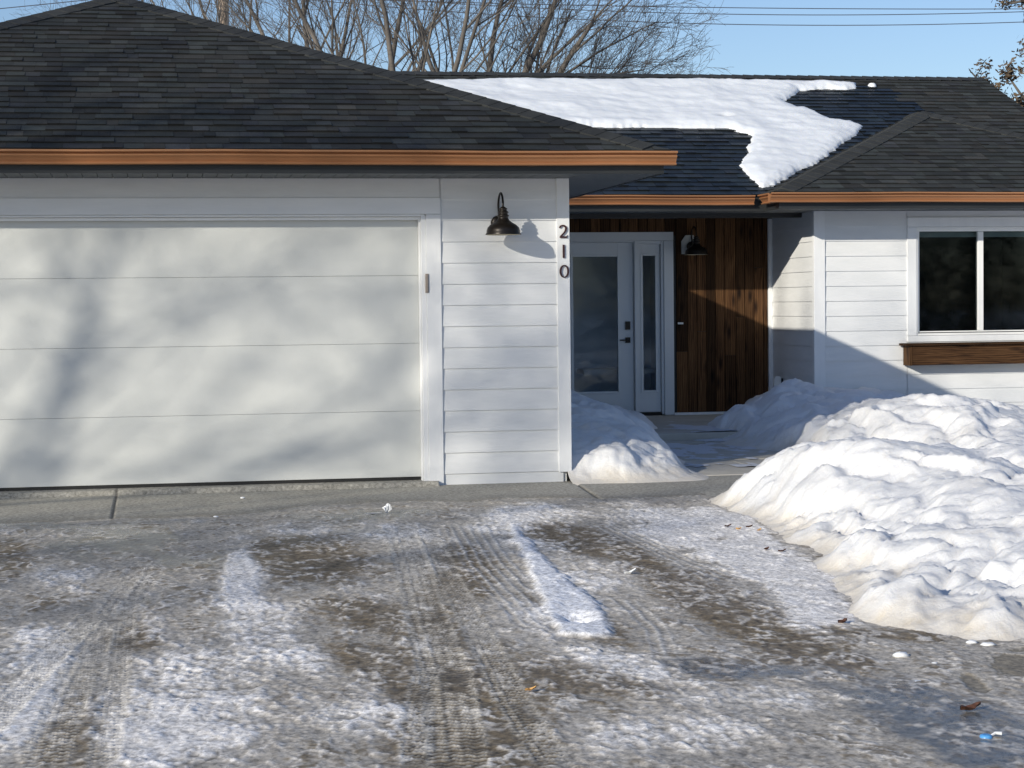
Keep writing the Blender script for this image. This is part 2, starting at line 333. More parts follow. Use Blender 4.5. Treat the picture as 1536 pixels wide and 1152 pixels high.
for a, b in ((8.402, 9.099), (9.165, 9.86)):
    w = MB(); w.box(a-.003, b+.003, DR+.045, DR+.055, 1.012, 2.128); w.build('window_pane', M['glass'], win)
w = MB(); w.box(8.38, 9.88, DR+.10, DR+.13, 2.065, 2.15, 1)
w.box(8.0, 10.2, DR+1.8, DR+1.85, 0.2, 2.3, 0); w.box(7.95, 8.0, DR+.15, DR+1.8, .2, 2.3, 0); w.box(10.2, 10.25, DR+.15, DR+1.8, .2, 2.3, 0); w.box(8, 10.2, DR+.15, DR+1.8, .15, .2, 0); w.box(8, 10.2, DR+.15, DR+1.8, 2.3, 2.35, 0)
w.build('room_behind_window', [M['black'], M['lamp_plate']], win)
# planter box
pb = empty('window_box', (9.1, DR, .64), 'dark stained wooden window box with overhanging top board below the right window', 'window box')
def toned(mb, x0, x1, y0, y1, z0, z1, t=None):
    r = random.random(); mb.box(x0, x1, y0, y1, z0, z1, 0, (random.random(), random.random(), random.random(), r if t is None else t))
w = MB(); toned(w, 8.225, 9.97, DR-.215, DR-.19, .64, .855, .35); w.build('front_board', M['wood_h'], pb, bevel=.002)
w = MB(); toned(w, 8.190, 8.223, DR-.212, DR-.028, .638, .855, .3); toned(w, 9.972, 10.0, DR-.212, DR-.028, .638, .855, .4); toned(w, 8.224, 9.971, DR-.188, DR-.03, .645, .665, .2); w.build('end_board', M['wood'], pb, bevel=.002)
w = MB(); toned(w, 8.140, 10.05, DR-.245, DR-.028, .857, .884, 0.0); w.build('top_board', M['wood_h'], pb, bevel=.002)

# entry wall: vertical stained boards
w = MB(); x = 3.22
while x < 7.12:
    bw = random.choice([.092, .113, .113, .135]); x1 = min(x+bw, 7.118); z0 = .075
    cut = [.075, 2.4] if random.random() < .6 else [.075, random.uniform(.6, 1.9), 2.4]
    for a, b in zip(cut[:-1], cut[1:]):
        za = a+.001; zb = b-.003
        if x1 > 4.46 and x < 5.95: za = max(za, 2.15)
        if zb > za: toned(w, x+.003, x1-.003, DE-.018+random.uniform(0, .003), DE+.01, za, zb)
    x += bw
w.build('entry_wall', M['wood'], house, bevel=.003)
w = MB(); w.box(3.2, 4.48, DE+.012, DE+.12, -.1, 2.4); w.box(5.93, 7.3, DE+.012, DE+.12, -.1, 2.4); w.box(4.48, 5.93, DE+.012, DE+.12, 2.14, 2.4)
w.build('entry_sheathing', M['fascia'], house)
w = MB(); w.box(5.97, 7.117, DE-.03, DE-.003, .045, .073); w.build('base_trim', M['trim_h'], house)
# entry door unit
fd = part('front_door', house)
w = MB(); w.box(5.85, 5.965, DE-.03, DE+.012, .05, 2.088); w.box(4.46, 4.57, DE-.03, DE+.012, .05, 2.088); w.box(4.46, 5.965, DE-.032, DE+.012, 2.09, 2.19)
w.box(5.50, 5.545, DE-.02, DE+.10, .05, 2.088); w.box(5.82, 5.849, DE-.008, DE+.10, .06, 2.088); w.box(4.571, 4.585, DE-.008, DE+.10, .06, 2.088); w.box(4.586, 5.499, DE-.005, DE+.1, 2.072, 2.088); w.box(5.546, 5.819, DE-.005, DE+.1, 2.05, 2.088)
w.build('door_frame', M['door_white'], fd, bevel=.003)
def glazed(name, x0, x1, gx0, gx1, z0, z1, gz0, gz1, y, par):
    p = MB()
    p.box(x0, gx0, y, y+.045, z0, z1); p.box(gx1, x1, y, y+.045, z0, z1); p.box(gx0, gx1, y, y+.045, z0, gz0); p.box(gx0, gx1, y, y+.045, gz1, z1)
    t = .022
    p.box(gx0-t, gx0+.006, y-.010, y-.0005, gz0-t, gz1+t); p.box(gx1-.006, gx1+t, y-.010, y-.0005, gz0-t, gz1+t)
    p.box(gx0+.007, gx1-.007, y-.010, y-.0005, gz0-t, gz0+.006); p.box(gx0+.007, gx1-.007, y-.010, y-.0005, gz1-.006, gz1+t)
    o = p.build(name, M['door_white'], par, bevel=.002)
    g = MB(); g.box(gx0+.001, gx1-.001, y+.012, y+.02, gz0+.001, gz1-.001); g.build('glass', M['glass_door'], par)
glazed('door_slab', 4.59, 5.495, 4.77, 5.314, .085, 2.07, .33, 1.914, DE+.045, fd)
glazed('sidelight', 5.55, 5.815, 5.602, 5.764, .085, 2.05, .335, 1.92, DE+.03, fd)
w = MB(); w.box(4.586, 5.499, DE-.04, DE+.1, .045, .08); w.box(5.546, 5.819, DE-.015, DE+.1, .045, .08); w.build('threshold', M['dark_metal'], fd)
w = MB(); w.box(5.395, 5.452, DE+.018, DE+.044, 1.055, 1.15); w.build('keypad_lock', M['dark_metal'], fd, bevel=.004)
w = MB(); w.box(5.395, 5.455, DE+.028, DE+.044, .90, .965); w.tube([(5.425, DE+.03, .933), (5.425, DE-.005, .933)], .011, 10); w.tube([(5.43, DE-.008, .933), (5.318, DE-.008, .933)], [.010, .008], 8); w.build('door_handle', M['dark_metal'], fd, bevel=.002)
w = MB()  # dim hall behind the glass
w.box(4.3, 6.0, DE+1.2, DE+1.25, 0, 2.3); w.box(4.25, 4.3, DE+.13, DE+2, 0, 2.3); w.box(6.0, 6.05, DE+.13, DE+2, 0, 2.3); w.box(4.3, 6, DE+.13, DE+2, -.02, .05); w.box(4.3, 6, DE+.13, DE+2, 2.3, 2.34)
w.box(5.42, 5.5, DE+.35, DE+.4, .05, 2.2, 0); w.box(5.0, 5.9, DE+.5, DE+.9, .52, .58, 1)
w.build('hall_behind_door', [M['hall'], M['lamp_plate']], fd)

# ---- soffits, fascias, gutters
ZS, ZE = 2.355, 2.52            # soffit height, shingle edge height
w = MB()
def soffit_x(x0, x1, y0, y1, pitch=.11):    # ribs along Y
    x = x0
    while x < x1:
        b = min(x+pitch, x1); w.box(x+.006, b, y0, y1, ZS, ZS+.012); w.box(x, x+.006, y0, y1, ZS+.008, ZS+.012, 1); x += pitch
def soffit_y(x0, x1, y0, y1, pitch=.11):
    y = y0
    while y < y1:
        b = min(y+pitch, y1); w.box(x0, x1, y+.006, b, ZS, ZS+.012); w.box(x0, x1, y, y+.006, ZS+.008, ZS+.012, 1); y += pitch
soffit_x(GX0-.6, 3.24, DG-.595, DG+.0)
w.box(GX0-.6, 3.2, DG, DG+.02, ZS+.002, ZS+.012)
soffit_y(3.241, 3.83, DG-.595, 20.33)
soffit_x(3.2, 6.6, 20.35, DE); soffit_x(6.6, WX1+.5, DR-.595, DR+.01); soffit_y(6.601, 7.17, DR+.011, DE)
w.build('soffit', [M['soffit'], M['soffit_slot']], house)
w = MB()
w.box(GX0-.62, 3.85, DG-.62, DG-.597, ZS-.004, ZE-.02)
w.box(3.832, 3.855, DG-.596, 20.33, ZS-.006, ZE-.02)
w.box(3.2, 6.56, 20.33, 20.349, ZS-.004, ZE-.02)
w.box(6.56, 6.583, DR-.597, 20.348, ZS-.005, ZE-.02); w.box(6.56, WX1+.6, DR-.62, DR-.598, ZS-.004, ZE-.02)
w.build('fascia', M['fascia'], house)
w = MB(); w.box(3.22, 7.165, 20.86, 20.98, 2.305, ZS-.001); w.build('porch_beam', M['fascia'], house)
PROF = [(0, .095), (0, .0), (.072, .0), (.078, .006), (.079, .012), (.062, .015), (.064, .022), (.080, .046), (.098, .062), (.100, .072), (.084, .077), (.086, .082), (.114, .088), (.118, .092), (.118, .104), (.106, .104), (.108, .094), (.012, .090)]
def wavy(mb, prof, x0, x1, y, z, step=.5):
    xs = [x0] + [x for x in np.arange(math.ceil(x0/step)*step, x1-.05, step) if x > x0+.05] + [x1]; n = len(prof); vs = []
    for x in xs:
        dz = .0025*math.sin(x*1.7+.3)+.0015*math.sin(x*4.1); dy = .002*math.sin(x*2.3)
        vs += [(x, y-a+dy, z+b+dz) for a, b in prof]
    fs = [(i*n+k, i*n+(k+1) % n, (i+1)*n+(k+1) % n, (i+1)*n+k) for i in range(len(xs)-1) for k in range(n)] + [tuple(range(n))[::-1], tuple(range((len(xs)-1)*n, len(xs)*n))]
    mb.add(vs, fs)
g = MB(); wavy(g, PROF, GX0-.7, 3.93, DG-.621, 2.412); g.build('gutter', M['copper'], house)
g = MB(); wavy(g, PROF, 3.4, 6.42, 20.329, 2.416)
# mitred return along the wing's left eave
g.extrude(PROF, (6.559, 20.329-.118, 2.4165), (6.559, DR-.62, 2.4165), (-1, 0, 0)); g.build('gutter', M['copper'], house)
g = MB(); wavy(g, PROF, 6.437, WX1+.7, DR-.621, 2.417); g.build('gutter', M['copper'], house)

# ---- roofs with individual shingle tabs
def clip(poly, a, b, c):       # keep a*x+b*y<=c
    out = []
    for i in range(len(poly)):
        p, q = poly[i], poly[(i+1) % len(poly)]; dp = a*p[0]+b*p[1]-c; dq = a*q[0]+b*q[1]-c
        if dp <= 0: out.append(p)
        if (dp < 0 < dq) or (dq < 0 < dp):
            t = dp/(dp-dq); out.append((p[0]+(q[0]-p[0])*t, p[1]+(q[1]-p[1])*t))
    return out
def shingle_plane(mb, org, ux, uv, poly, rng, wet=lambda x, y, z: 0.0, exp=.143, dry_warm=0.0):
    """org + s*ux + t*uv; poly convex (s,t) ccw; rows climb with t"""
    org, ux, uv = Vector(org), Vector(ux).normalized(), Vector(uv).normalized(); nn = ux.cross(uv).normalized()
    edges = []
    for i in range(len(poly)):
        (x0, y0), (x1, y1) = poly[i], poly[(i+1) % len(poly)]; a, b = (y1-y0), -(x1-x0); edges.append((a, b, a*x0+b*y0))
    smin, smax = min(p[0] for p in poly), max(p[0] for p in poly); tmax = max(p[1] for p in poly)
    row = 0; t = 0.0
    while t < tmax:
        s = smin-rng.uniform(0, .3); jog = rng.uniform(-.004, .004)
        while s < smax:
            wd = rng.choice([.09, .12, .15, .18, .22, .28]); thick = rng.choice([.007, .012, .012, .016])
            cell = [(s+.0015, t), (s+wd, t), (s+wd, t+exp), (s+.0015, t+exp)]
            for e in edges: 
                if cell: cell = clip(cell, *e)
            if len(cell) >= 3:
                cx = sum(p[0] for p in cell)/len(cell); c0 = org+ux*cx+uv*t; wt = wet(c0.x, c0.y, c0.z)
                v = rng.choice([.58, .72, .85, .95, 1.05, 1.2, 1.38])*rng.uniform(.92, 1.08); h = rng.random()
                if h < .4: col = (.040, .044, .043)
                elif h < .7: col = (.037, .043, .041)
                elif h < .86: col = (.045, .045, .041)
                else: col = (.039, .042, .045)
                col = [c*v*.76 for c in col]; col = [c*(1-.45*wt) for c in col]; col[0] *= 1-.12*wt; col[2] *= 1+.12*wt
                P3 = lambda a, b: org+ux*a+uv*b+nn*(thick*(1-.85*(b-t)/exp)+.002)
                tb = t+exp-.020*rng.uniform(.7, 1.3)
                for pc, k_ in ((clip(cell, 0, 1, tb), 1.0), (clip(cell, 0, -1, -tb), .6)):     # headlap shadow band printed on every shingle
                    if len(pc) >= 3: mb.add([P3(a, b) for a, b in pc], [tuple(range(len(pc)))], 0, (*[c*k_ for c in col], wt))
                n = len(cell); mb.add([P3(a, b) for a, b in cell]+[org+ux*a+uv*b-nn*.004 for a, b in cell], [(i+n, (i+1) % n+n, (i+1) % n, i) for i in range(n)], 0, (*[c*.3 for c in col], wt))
            s += wd
        t += exp; row += 1
def hip_caps(mb, p0, p1, nl, nr, rng, w_=.15, wet=0.0):
    p0, p1 = Vector(p0), Vector(p1); d = (p1-p0); Ln = d.length; d.normalize(); a = 0
    l = d.cross(Vector(nl)).normalized(); r = Vector(nr).cross(d).normalized()
    if l.dot(Vector(nl)) > 0: pass
    while a < Ln:
        b = min(a+.15, Ln); v = rng.uniform(.85, 1.2); col = (.042*v, .045*v, .044*v, wet)
        up = Vector((0, 0, 1)); A = p0+d*a+up*.032; B = p0+d*b+up*.016
        vs = [A, B, A+l*w_-up*.012+up*.004, B+l*w_-up*.010, A+r*w_-up*.012+up*.004, B+r*w_-up*.010, A-up*.03, A+l*w_-up*.03, A+r*w_-up*.03]
        vs += [B+l*w_-up*.03, B+r*w_-up*.03]
        mb.add(vs, [(0, 1, 3, 2), (0, 4, 5, 1), (0, 2, 7, 6), (0, 6, 8, 4), (2, 3, 9, 7), (4, 8, 10, 5)], 0, col); a = b
rng = random.Random(3)
SL = .42; CL = math.sqrt(1+SL*SL)
# garage roof
gx0, gx1, gy0 = -4.5, 3.9, 14.40; gc = (gx0+gx1)/2; half = (gx1-gx0)/2; gzt = ZE+SL*half; gyr = gy0+half
w = MB()
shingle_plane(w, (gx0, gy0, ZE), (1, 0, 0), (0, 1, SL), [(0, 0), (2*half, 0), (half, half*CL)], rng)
under = [((gx1, gy0, ZE), (gx1, 25, ZE), (gc, 25, gzt), (gc, gyr, gzt)), ((gx0, 25, ZE), (gx0, gy0, ZE), (gc, gyr, gzt), (gc, 25, gzt))]
for q in under: w.add(q, [(0, 1, 2, 3)], 0, (.042, .045, .045, 0))
w.add([(gx0, gy0, ZE-.004), (gx1, gy0, ZE-.004), (gc, gyr, gzt-.004)], [(0, 1, 2)], 0, (.03, .03, .03, 0))
nF, nRt, nLf = Vector((0, -SL, 1)).normalized(), Vector((SL, 0, 1)).normalized(), Vector((-SL, 0, 1)).normalized()
WL = .17
def hipline(a, b, n1, n2, wt=0.0):
    A, B = Vector(a), Vector(b); d = (B-A).normalized(); A = A+d*.16
    l = (n1.cross(d)); l = -l if l.dot(Vector((0, -1, 0)) if n1 == nF else Vector((n1.x, 0, 0))) < 0 else l
    r = (n2.cross(d)); r = -r if r.dot(Vector((n2.x, n2.y, 0))) < 0 else r
    Ln = (B-A).length; s = 0
    while s < Ln:
        e = min(s+.15, Ln); v = rng.uniform(.75, 1.1); tone = (.032*v, .034*v, .033*v, wt); up = Vector((0, 0, 1))
        a0 = A+d*(s-.012)+up*.023; b0 = A+d*e+up*.019
        vs = [a0, b0, a0+l*WL-up*.003, b0+l*WL-up*.003, a0+r*.16-up*.003, b0+r*.16-up*.003]
        vs += [p-up*.03 for p in (a0, vs[2], vs[4], vs[3], vs[5])]
        w.add(vs, [(0, 1, 3, 2), (0, 4, 5, 1), (0, 2, 7, 6), (0, 6, 8, 4), (2, 3, 9, 7), (4, 8, 10, 5)], 0, tone); s = e
hipline((gx1, gy0, ZE), (gc, gyr, gzt), nF, nRt); hipline((gx0, gy0, ZE), (gc, gyr, gzt), nF, nLf)
w.build('garage_roof', M['shingle'], house)
# main roof: front slope, gable at the right end
my0, myr = 20.30, 24.6; mzr = ZE+SL*(myr-my0); MX1 = 11.02
WET = [(at(px, py, 20)) for px, py in []]
def inpoly(x, y, P_):
    c = False; j = len(P_)-1
    for i in range(len(P_)):
        if (P_[i][1] > y) != (P_[j][1] > y) and x < (P_[j][0]-P_[i][0])*(y-P_[i][1])/(P_[j][1]-P_[i][1])+P_[i][0]: c = not c
        j = i
    return c
MA, MBs = ZE-SL*my0, SL
def mp(px, py): p = on_plane(px, py, MA, MBs); return (p[0], (p[1]-my0)*CL)
wetpoly = [mp(*q) for q in [(600, 120), (1290, 128), (1335, 138), (1352, 150), (1385, 165), (1395, 180), (1150, 300), (860, 300), (600, 200)]]
def wetf(x, y, z): return .95 if inpoly(x, (y-my0)*CL+.05, wetpoly) else 0.0
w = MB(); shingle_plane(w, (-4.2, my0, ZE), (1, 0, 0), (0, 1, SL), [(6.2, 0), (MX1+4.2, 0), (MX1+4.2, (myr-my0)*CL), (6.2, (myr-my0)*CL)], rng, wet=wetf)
w.add([(-4.2, my0, ZE-.004), (MX1, my0, ZE-.004), (MX1, myr, mzr-.004), (-4.2, myr, mzr-.004)], [(0, 1, 2, 3)], 0, (.03, .03, .03, 0))
w.add([(MX1, 2*myr-my0, ZE), (-4.2, 2*myr-my0, ZE), (-4.2, myr, mzr), (MX1, myr, mzr)], [(0, 1, 2, 3)], 0, (.04, .044, .043, 0))
w.add([(MX1-.3, my0+.3, ZE), (MX1-.3, 2*myr-my0-.3, ZE), (MX1-.3, myr, mzr-.1)], [(0, 1, 2)], 0, (.6, .6, .6, 0))
x = 1.5
while x < MX1-.1:    # ridge cap
    e = x+.15; v = rng.uniform(.8, 1.2); t = (.034*v, .036*v, .036*v, .3)
    w.add([(x, myr-.14, mzr-.035), (e, myr-.14, mzr-.043), (e, myr, mzr+.018), (x, myr, mzr+.026), (e, myr+.14, mzr-.043), (x, myr+.14, mzr-.035), (x, myr-.14, mzr-.06), (x, myr+.14, mzr-.06)], [(0, 1, 2, 3), (3, 2, 4, 5), (0, 3, 5, 7, 6)], 0, t); x = e
w.build('main_roof', M['shingle'], house)
w = MB(); y = my0
w.add([(MX1+.0, my0, ZE-.02), (MX1+.03, my0, ZE-.02), (MX1+.03, myr, mzr-.02), (MX1, myr, mzr-.02), (MX1, my0, ZE-.16), (MX1+.03, my0, ZE-.16), (MX1+.03, myr, mzr-.16), (MX1, myr, mzr-.16)], [(0, 1, 2, 3), (1, 5, 6, 2), (4, 7, 6, 5), (0, 4, 5, 1), (0, 3, 7, 4)])
w.build('rake_board', M['fascia'], house)
# wing hip roof
SW = .405; CW = math.sqrt(1+SW*SW); wx0, wy0, wh = 6.5, 19.80, 2.85; wx1 = wx0+2*wh; wzr = ZE+SW*wh
w = MB()
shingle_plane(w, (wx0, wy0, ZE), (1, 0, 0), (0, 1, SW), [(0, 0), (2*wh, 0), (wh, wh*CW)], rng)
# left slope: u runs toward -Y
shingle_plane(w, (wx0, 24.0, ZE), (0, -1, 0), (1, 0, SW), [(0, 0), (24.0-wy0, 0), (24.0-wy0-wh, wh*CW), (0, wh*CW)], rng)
w.add([(wx0, wy0, ZE-.004), (wx1, wy0, ZE-.004), (wx0+wh, wy0+wh, wzr-.004)], [(0, 1, 2)], 0, (.03, .03, .03, 0))
w.add([(wx1, wy0, ZE), (wx1, 25, ZE), (wx0+wh, 25, wzr), (wx0+wh, wy0+wh, wzr)], [(0, 1, 2, 3)], 0, (.04, .044, .043, 0))
nF = Vector((0, -SW, 1)).normalized(); nRt, nLf = Vector((SW, 0, 1)).normalized(), Vector((-SW, 0, 1)).normalized()
hipline((wx0, wy0, ZE), (wx0+wh, wy0+wh, wzr), nF, nLf); hipline((wx1, wy0, ZE), (wx0+wh, wy0+wh, wzr), nF, nRt)
hipline((wx0+wh, wy0+wh, wzr), (wx0+wh, 23.2, wzr), nRt, nLf)
w.build('wing_roof', M['shingle'], house)
# back walls so the house is closed
w = MB(); w.box(-3.85, 12.5, 28.2, 28.35, -.2, 2.45); w.build('rear_wall', M['siding'], house)

# ---- roof snow
def seg_dist(X, Y, poly):
    d = np.full(X.shape, 1e9); ins = np.zeros(X.shape, bool); n = len(poly)
    for i in range(n):
        (x0, y0), (x1, y1) = poly[i], poly[(i+1) % n]; ex, ey = x1-x0, y1-y0; L2 = ex*ex+ey*ey+1e-12
        t = np.clip(((X-x0)*ex+(Y-y0)*ey)/L2, 0, 1); d = np.minimum(d, np.hypot(X-x0-t*ex, Y-y0-t*ey))
        if y1 != y0:
            c = ((y0 > Y) != (y1 > Y)) & (X < (x1-x0)*(Y-y0)/(y1-y0)+x0); ins ^= c
    return np.where(ins, d, -d)
snow_px = [(560, 121), (700, 122), (1000, 121), (1200, 123), (1284, 127), (1286, 133), (1270, 136), (1240, 135), (1200, 137), (1188, 146), (1176, 153), (1196, 163), (1206, 163), (1225, 171), (1250, 182), (1275, 184), (1295, 191), (1288, 200), (1262, 218), (1240, 236), (1200, 258), (1160, 280), (1143, 282), (1133, 275), (1120, 262), (1110, 250), (1112, 240), (1124, 232), (1120, 222), (1128, 213), (1126, 203), (1110, 200), (1090, 194), (1040, 193), (900, 192), (780, 192), (560, 192)]
sp = [mp(*q) for q in snow_px]
u = np.arange(2.6, 9.4, .022); v = np.arange(.1, 4.75, .022); UU, VV = np.meshgrid(u, v)
dist = seg_dist(UU, VV, sp) + .05*fbm(UU*3, VV*3, 5, 4, .6) + .015*fbm(UU*15, VV*6, 6, 2)
th = .048*np.sqrt(np.clip(dist/.14, 0, 1)) * (1+.9*fbm(UU*.9, VV*1.3, 8, 3)) + .012*fbm(UU*4, VV*5, 9, 3)*sst(0, .1, dist)
hole = np.exp(-(((UU-mp(1088, 180)[0])/.10)**2+((VV-mp(1088, 180)[1])/.05)**2)); th = th-hole*.04
th = np.where(dist > 0, np.maximum(th, .004), -.02)
nx_, nz_ = 0, 0
n_ = Vector((0, -SL, 1)).normalized()
Yr = my0+VV/CL + n_.y*(th+.012); Zr = ZE+SL*VV/CL + n_.z*(th+.012)
tone = np.ones((*UU.shape, 4)); tone[..., :3] = np.array([.76, .79, .82]); tone[..., :3] *= (1-.25*hole)[..., None]
rs = grid_obj('roof_snow', UU, Yr, Zr, tone, M['snow_roof'], None, keep=dist > 0)
tag(rs, 'melting sheet of white snow lying across the main roof below the ridge', 'snow patch')
w = MB(); c = on_plane(1308, 130, MA, MBs); w.lathe((c[0], c[1], c[2]), [(.0, .05), (.035, .045), (.055, .02), (.06, -.02)], 12); tag(w.build('snow_clump', M['litter_white'], loc=c, smooth=True), 'tiny leftover clump of snow right of the roof snow near the ridge', 'snow clump')

# ------------------------------------------------------------------ wall lamps
def lamp(loc, label, plate_sq=False):
    x, y, z = loc    # y = wall plane, z = rim height, x centre
    t = empty('wall_lamp', (x, y, z), label, 'wall lamp', 'gooseneck wall lamps')
    dy = .225; c = (x, y-dy, z)
    w = MB()
    if plate_sq:
        w.add([(x-.10+a, y-b, z+q) for a, b, q in []], [])
        pr = [(-.12, -.02), (-.12, .13), (-.07, .20), (.03, .20), (.03, -.02)]
        w.add([(x+a, y-.020, z+b+.03) for a, b in pr]+[(x+a, y+.0, z+b+.03) for a, b in pr], [(0, 1, 2, 3, 4)[::-1]]+[(i, (i+1) % 5, 5+(i+1) % 5, 5+i) for i in range(5)])
        w.build('mounting_block', M['lamp_plate'], t)
        w = MB()
    # round canopy on the wall
    n = 24; pr = [(.0, .030), (.045, .028), (.058, .018), (.062, .0)]
    yy = y-(.022 if plate_sq else .010)
    vs = [(x+r*math.cos(2*math.pi*k/n), yy-h, z+.095+r*math.sin(2*math.pi*k/n)) for r, h in pr for k in range(n)]
    w.add(vs, [(i*n+k, i*n+(k+1) % n, (i+1)*n+(k+1) % n, (i+1)*n+k) for i in range(3) for k in range(n)]); w.build('backplate', M['dark_metal'], t, smooth=True)
    w = MB(); pts = []
    for k in range(15):
        a = math.pi*k/14; pts.append((x, y-dy/2-.01+(dy/2-.01)*math.cos(a)-.0, z+.225+.100*math.sin(a)))
    pts = [(x, yy-.02, z+.095), (x, yy-.03, z+.14)] + pts + [(x, y-dy, z+.20)]
    w.tube(pts, .0085, 10); w.build('gooseneck_arm', M['dark_metal'], t, smooth=True)
    w = MB()
    out = [(.0, .215), (.018, .213), (.022, .205), (.030, .202), (.034, .196), (.028, .190), (.030, .180), (.040, .176), (.043, .168), (.036, .162), (.036, .152), (.045, .148), (.047, .140), (.038, .134), (.040, .122), (.052, .104), (.075, .088), (.103, .072), (.122, .052), (.130, .030), (.131, .012), (.140, .0), (.138, -.004)]
    w.lathe(c, out, 36); w.build('lamp_shade', M['dark_metal'], t, smooth=True)
    w = MB(); w.lathe(c, [(.1365, -.003), (.127, .010), (.126, .030), (.118, .05), (.10, .068), (.07, .084), (.03, .10), (0, .10)], 36)
    w.build('shade_lining', M['lamp_inside'], t, smooth=True)
    w = MB(); w.lathe(c, [(.0, .010), (.02, .013), (.03, .03), (.028, .05), (.015, .075), (.014, .1)], 16); w.build('bulb', M['litter_white'], t, smooth=True)
    return t
pl = at(755, 352, DG-.225); lamp((pl[0], DG, pl[2]+.003), 'dark bronze gooseneck barn lamp on the sunlit white siding beside the garage door')
pl = at(1044, 382, DE-.225); lamp((pl[0], DE-.018, pl[2]+.003), 'dark gooseneck barn lamp on the shaded brown wood wall right of the front door', True)

# ------------------------------------------------------------------ house numbers (flat cut-out strokes)
def stroke(mb, pts, wds, y0, y1):
    Ls, Rs = [], []
    for i, p in enumerate(pts):
        a = pts[max(i-1, 0)]; b = pts[min(i+1, len(pts)-1)]; dx, dz = b[0]-a[0], b[1]-a[1]; l = math.hypot(dx, dz) or 1; nx, nz = -dz/l, dx/l; h = wds[i]/2
        Ls.append((p[0]+nx*h, p[1]+nz*h)); Rs.append((p[0]-nx*h, p[1]-nz*h))
    n = len(pts); vs = [(q[0], y, q[1]) for y in (y0, y1) for q in Ls+Rs]
    fs = []
    for i in range(n-1): fs += [(i, i+1, n+i+1, n+i), (2*n+i, 3*n+i, 3*n+i+1, 2*n+i+1), (i, 2*n+i, 2*n+i+1, i+1), (n+i, n+i+1, 3*n+i+1, 3*n+i)]
    fs += [(0, n, 3*n, 2*n), (n-1, 3*n-1, 4*n-1, 2*n-1)]
    mb.add(vs, fs)
y1 = DG-.0235; y0 = y1-.012
def digit(ch, px, py, label):
    c = at(px, py, DG-.03); w = MB(); X, Z = c[0], c[2]; h = .052
    if ch == '1': stroke(w, [(X, Z-h), (X, Z+h)], [.0155, .0155], y0, y1)
    elif ch == '0':
        P_ = [(X+.031*math.cos(a), Z+(h-.005)*math.sin(a)) for a in np.linspace(0, 2*math.pi, 33)]; stroke(w, P_, [.0075+.0075*abs(math.cos(a)) for a in np.linspace(0, 2*math.pi, 33)], y0, y1)
    else:
        P_ = [(-.029, .026), (-.024, .040), (-.010, .0465), (.006, .045), (.018, .036), (.022, .022), (.018, .006), (.008, -.010), (-.008, -.026), (-.024, -.040)]
        stroke(w, [(X+a, Z+b) for a, b in P_], [.012, .012, .010, .012, .015, .016, .015, .013, .011, .009], y0, y1)
        stroke(w, [(X-.029, Z-.0455), (X+.031, Z-.0455)], [.0135, .0135], y0+.001, y1+.0)
        stroke(w, [(X+.028, Z-.0395), (X+.033, Z-.030)], [.006, .003], y0+.002, y1)
    tag(w.build('house_number', M['digit'], loc=(X, DG, Z)), label, 'house number', 'house numbers on the corner board')
digit('2', 845, 347, 'dark numeral 2 at the top of the white corner board')
digit('1', 845.5, 377, 'dark numeral 1 between the other two house numbers')
digit('0', 846.5, 407, 'dark numeral 0 at the bottom of the house numbers')
# small fixtures
c = at(640, 425, DG-.01)
w = MB(); w.box(c[0]-.012, c[0]+.014, DG-.030, DG-.013, c[2]-.075, c[2]+.075); w.box(c[0]-.004, c[0]+.008, DG-.036, DG-.0305, c[2]-.066, c[2]+.066)
tag(w.build('jamb_plate', M['taupe'], loc=c, bevel=.003), 'narrow taupe upright plate on the right jamb of the garage door', 'plate')
c = at(1021, 485, DE-.03)
w = MB(); w.box(c[0]-.032, c[0]+.032, DE-.034, DE-.017, c[2]-.011, c[2]+.011); w.box(c[0]-.012, c[0]+.012, DE-.038, DE-.0345, c[2]-.006, c[2]+.006)
tag(w.build('doorbell', M['vinyl'], loc=c, bevel=.004), 'small white doorbell button on the brown wood wall', 'doorbell')
c = np.array([7.165, 21.55, .42])
ob = empty('outlet_cover', tuple(c), 'white outdoor outlet cover standing open on the shaded side wall above the snow', 'outlet')
w = MB(); w.box(7.13, 7.163, 21.53, 21.63, .30, .47); w.build('outlet_box', M['fascia'], ob, bevel=.003)
w = MB(); w.add([(7.13, 21.525, .28), (7.04, 21.50, .28), (7.035, 21.50, .46), (7.06, 21.505, .50), (7.13, 21.525, .49), (7.13, 21.515, .28), (7.04, 21.49, .28), (7.035, 21.49, .46), (7.06, 21.495, .50), (7.13, 21.515, .49)],
      [(0, 1, 2, 3, 4), (9, 8, 7, 6, 5), (0, 5, 6, 1), (1, 6, 7, 2), (2, 7, 8, 3), (3, 8, 9, 4), (4, 9, 5, 0)]); w.build('open_lid', M['vinyl'], ob)

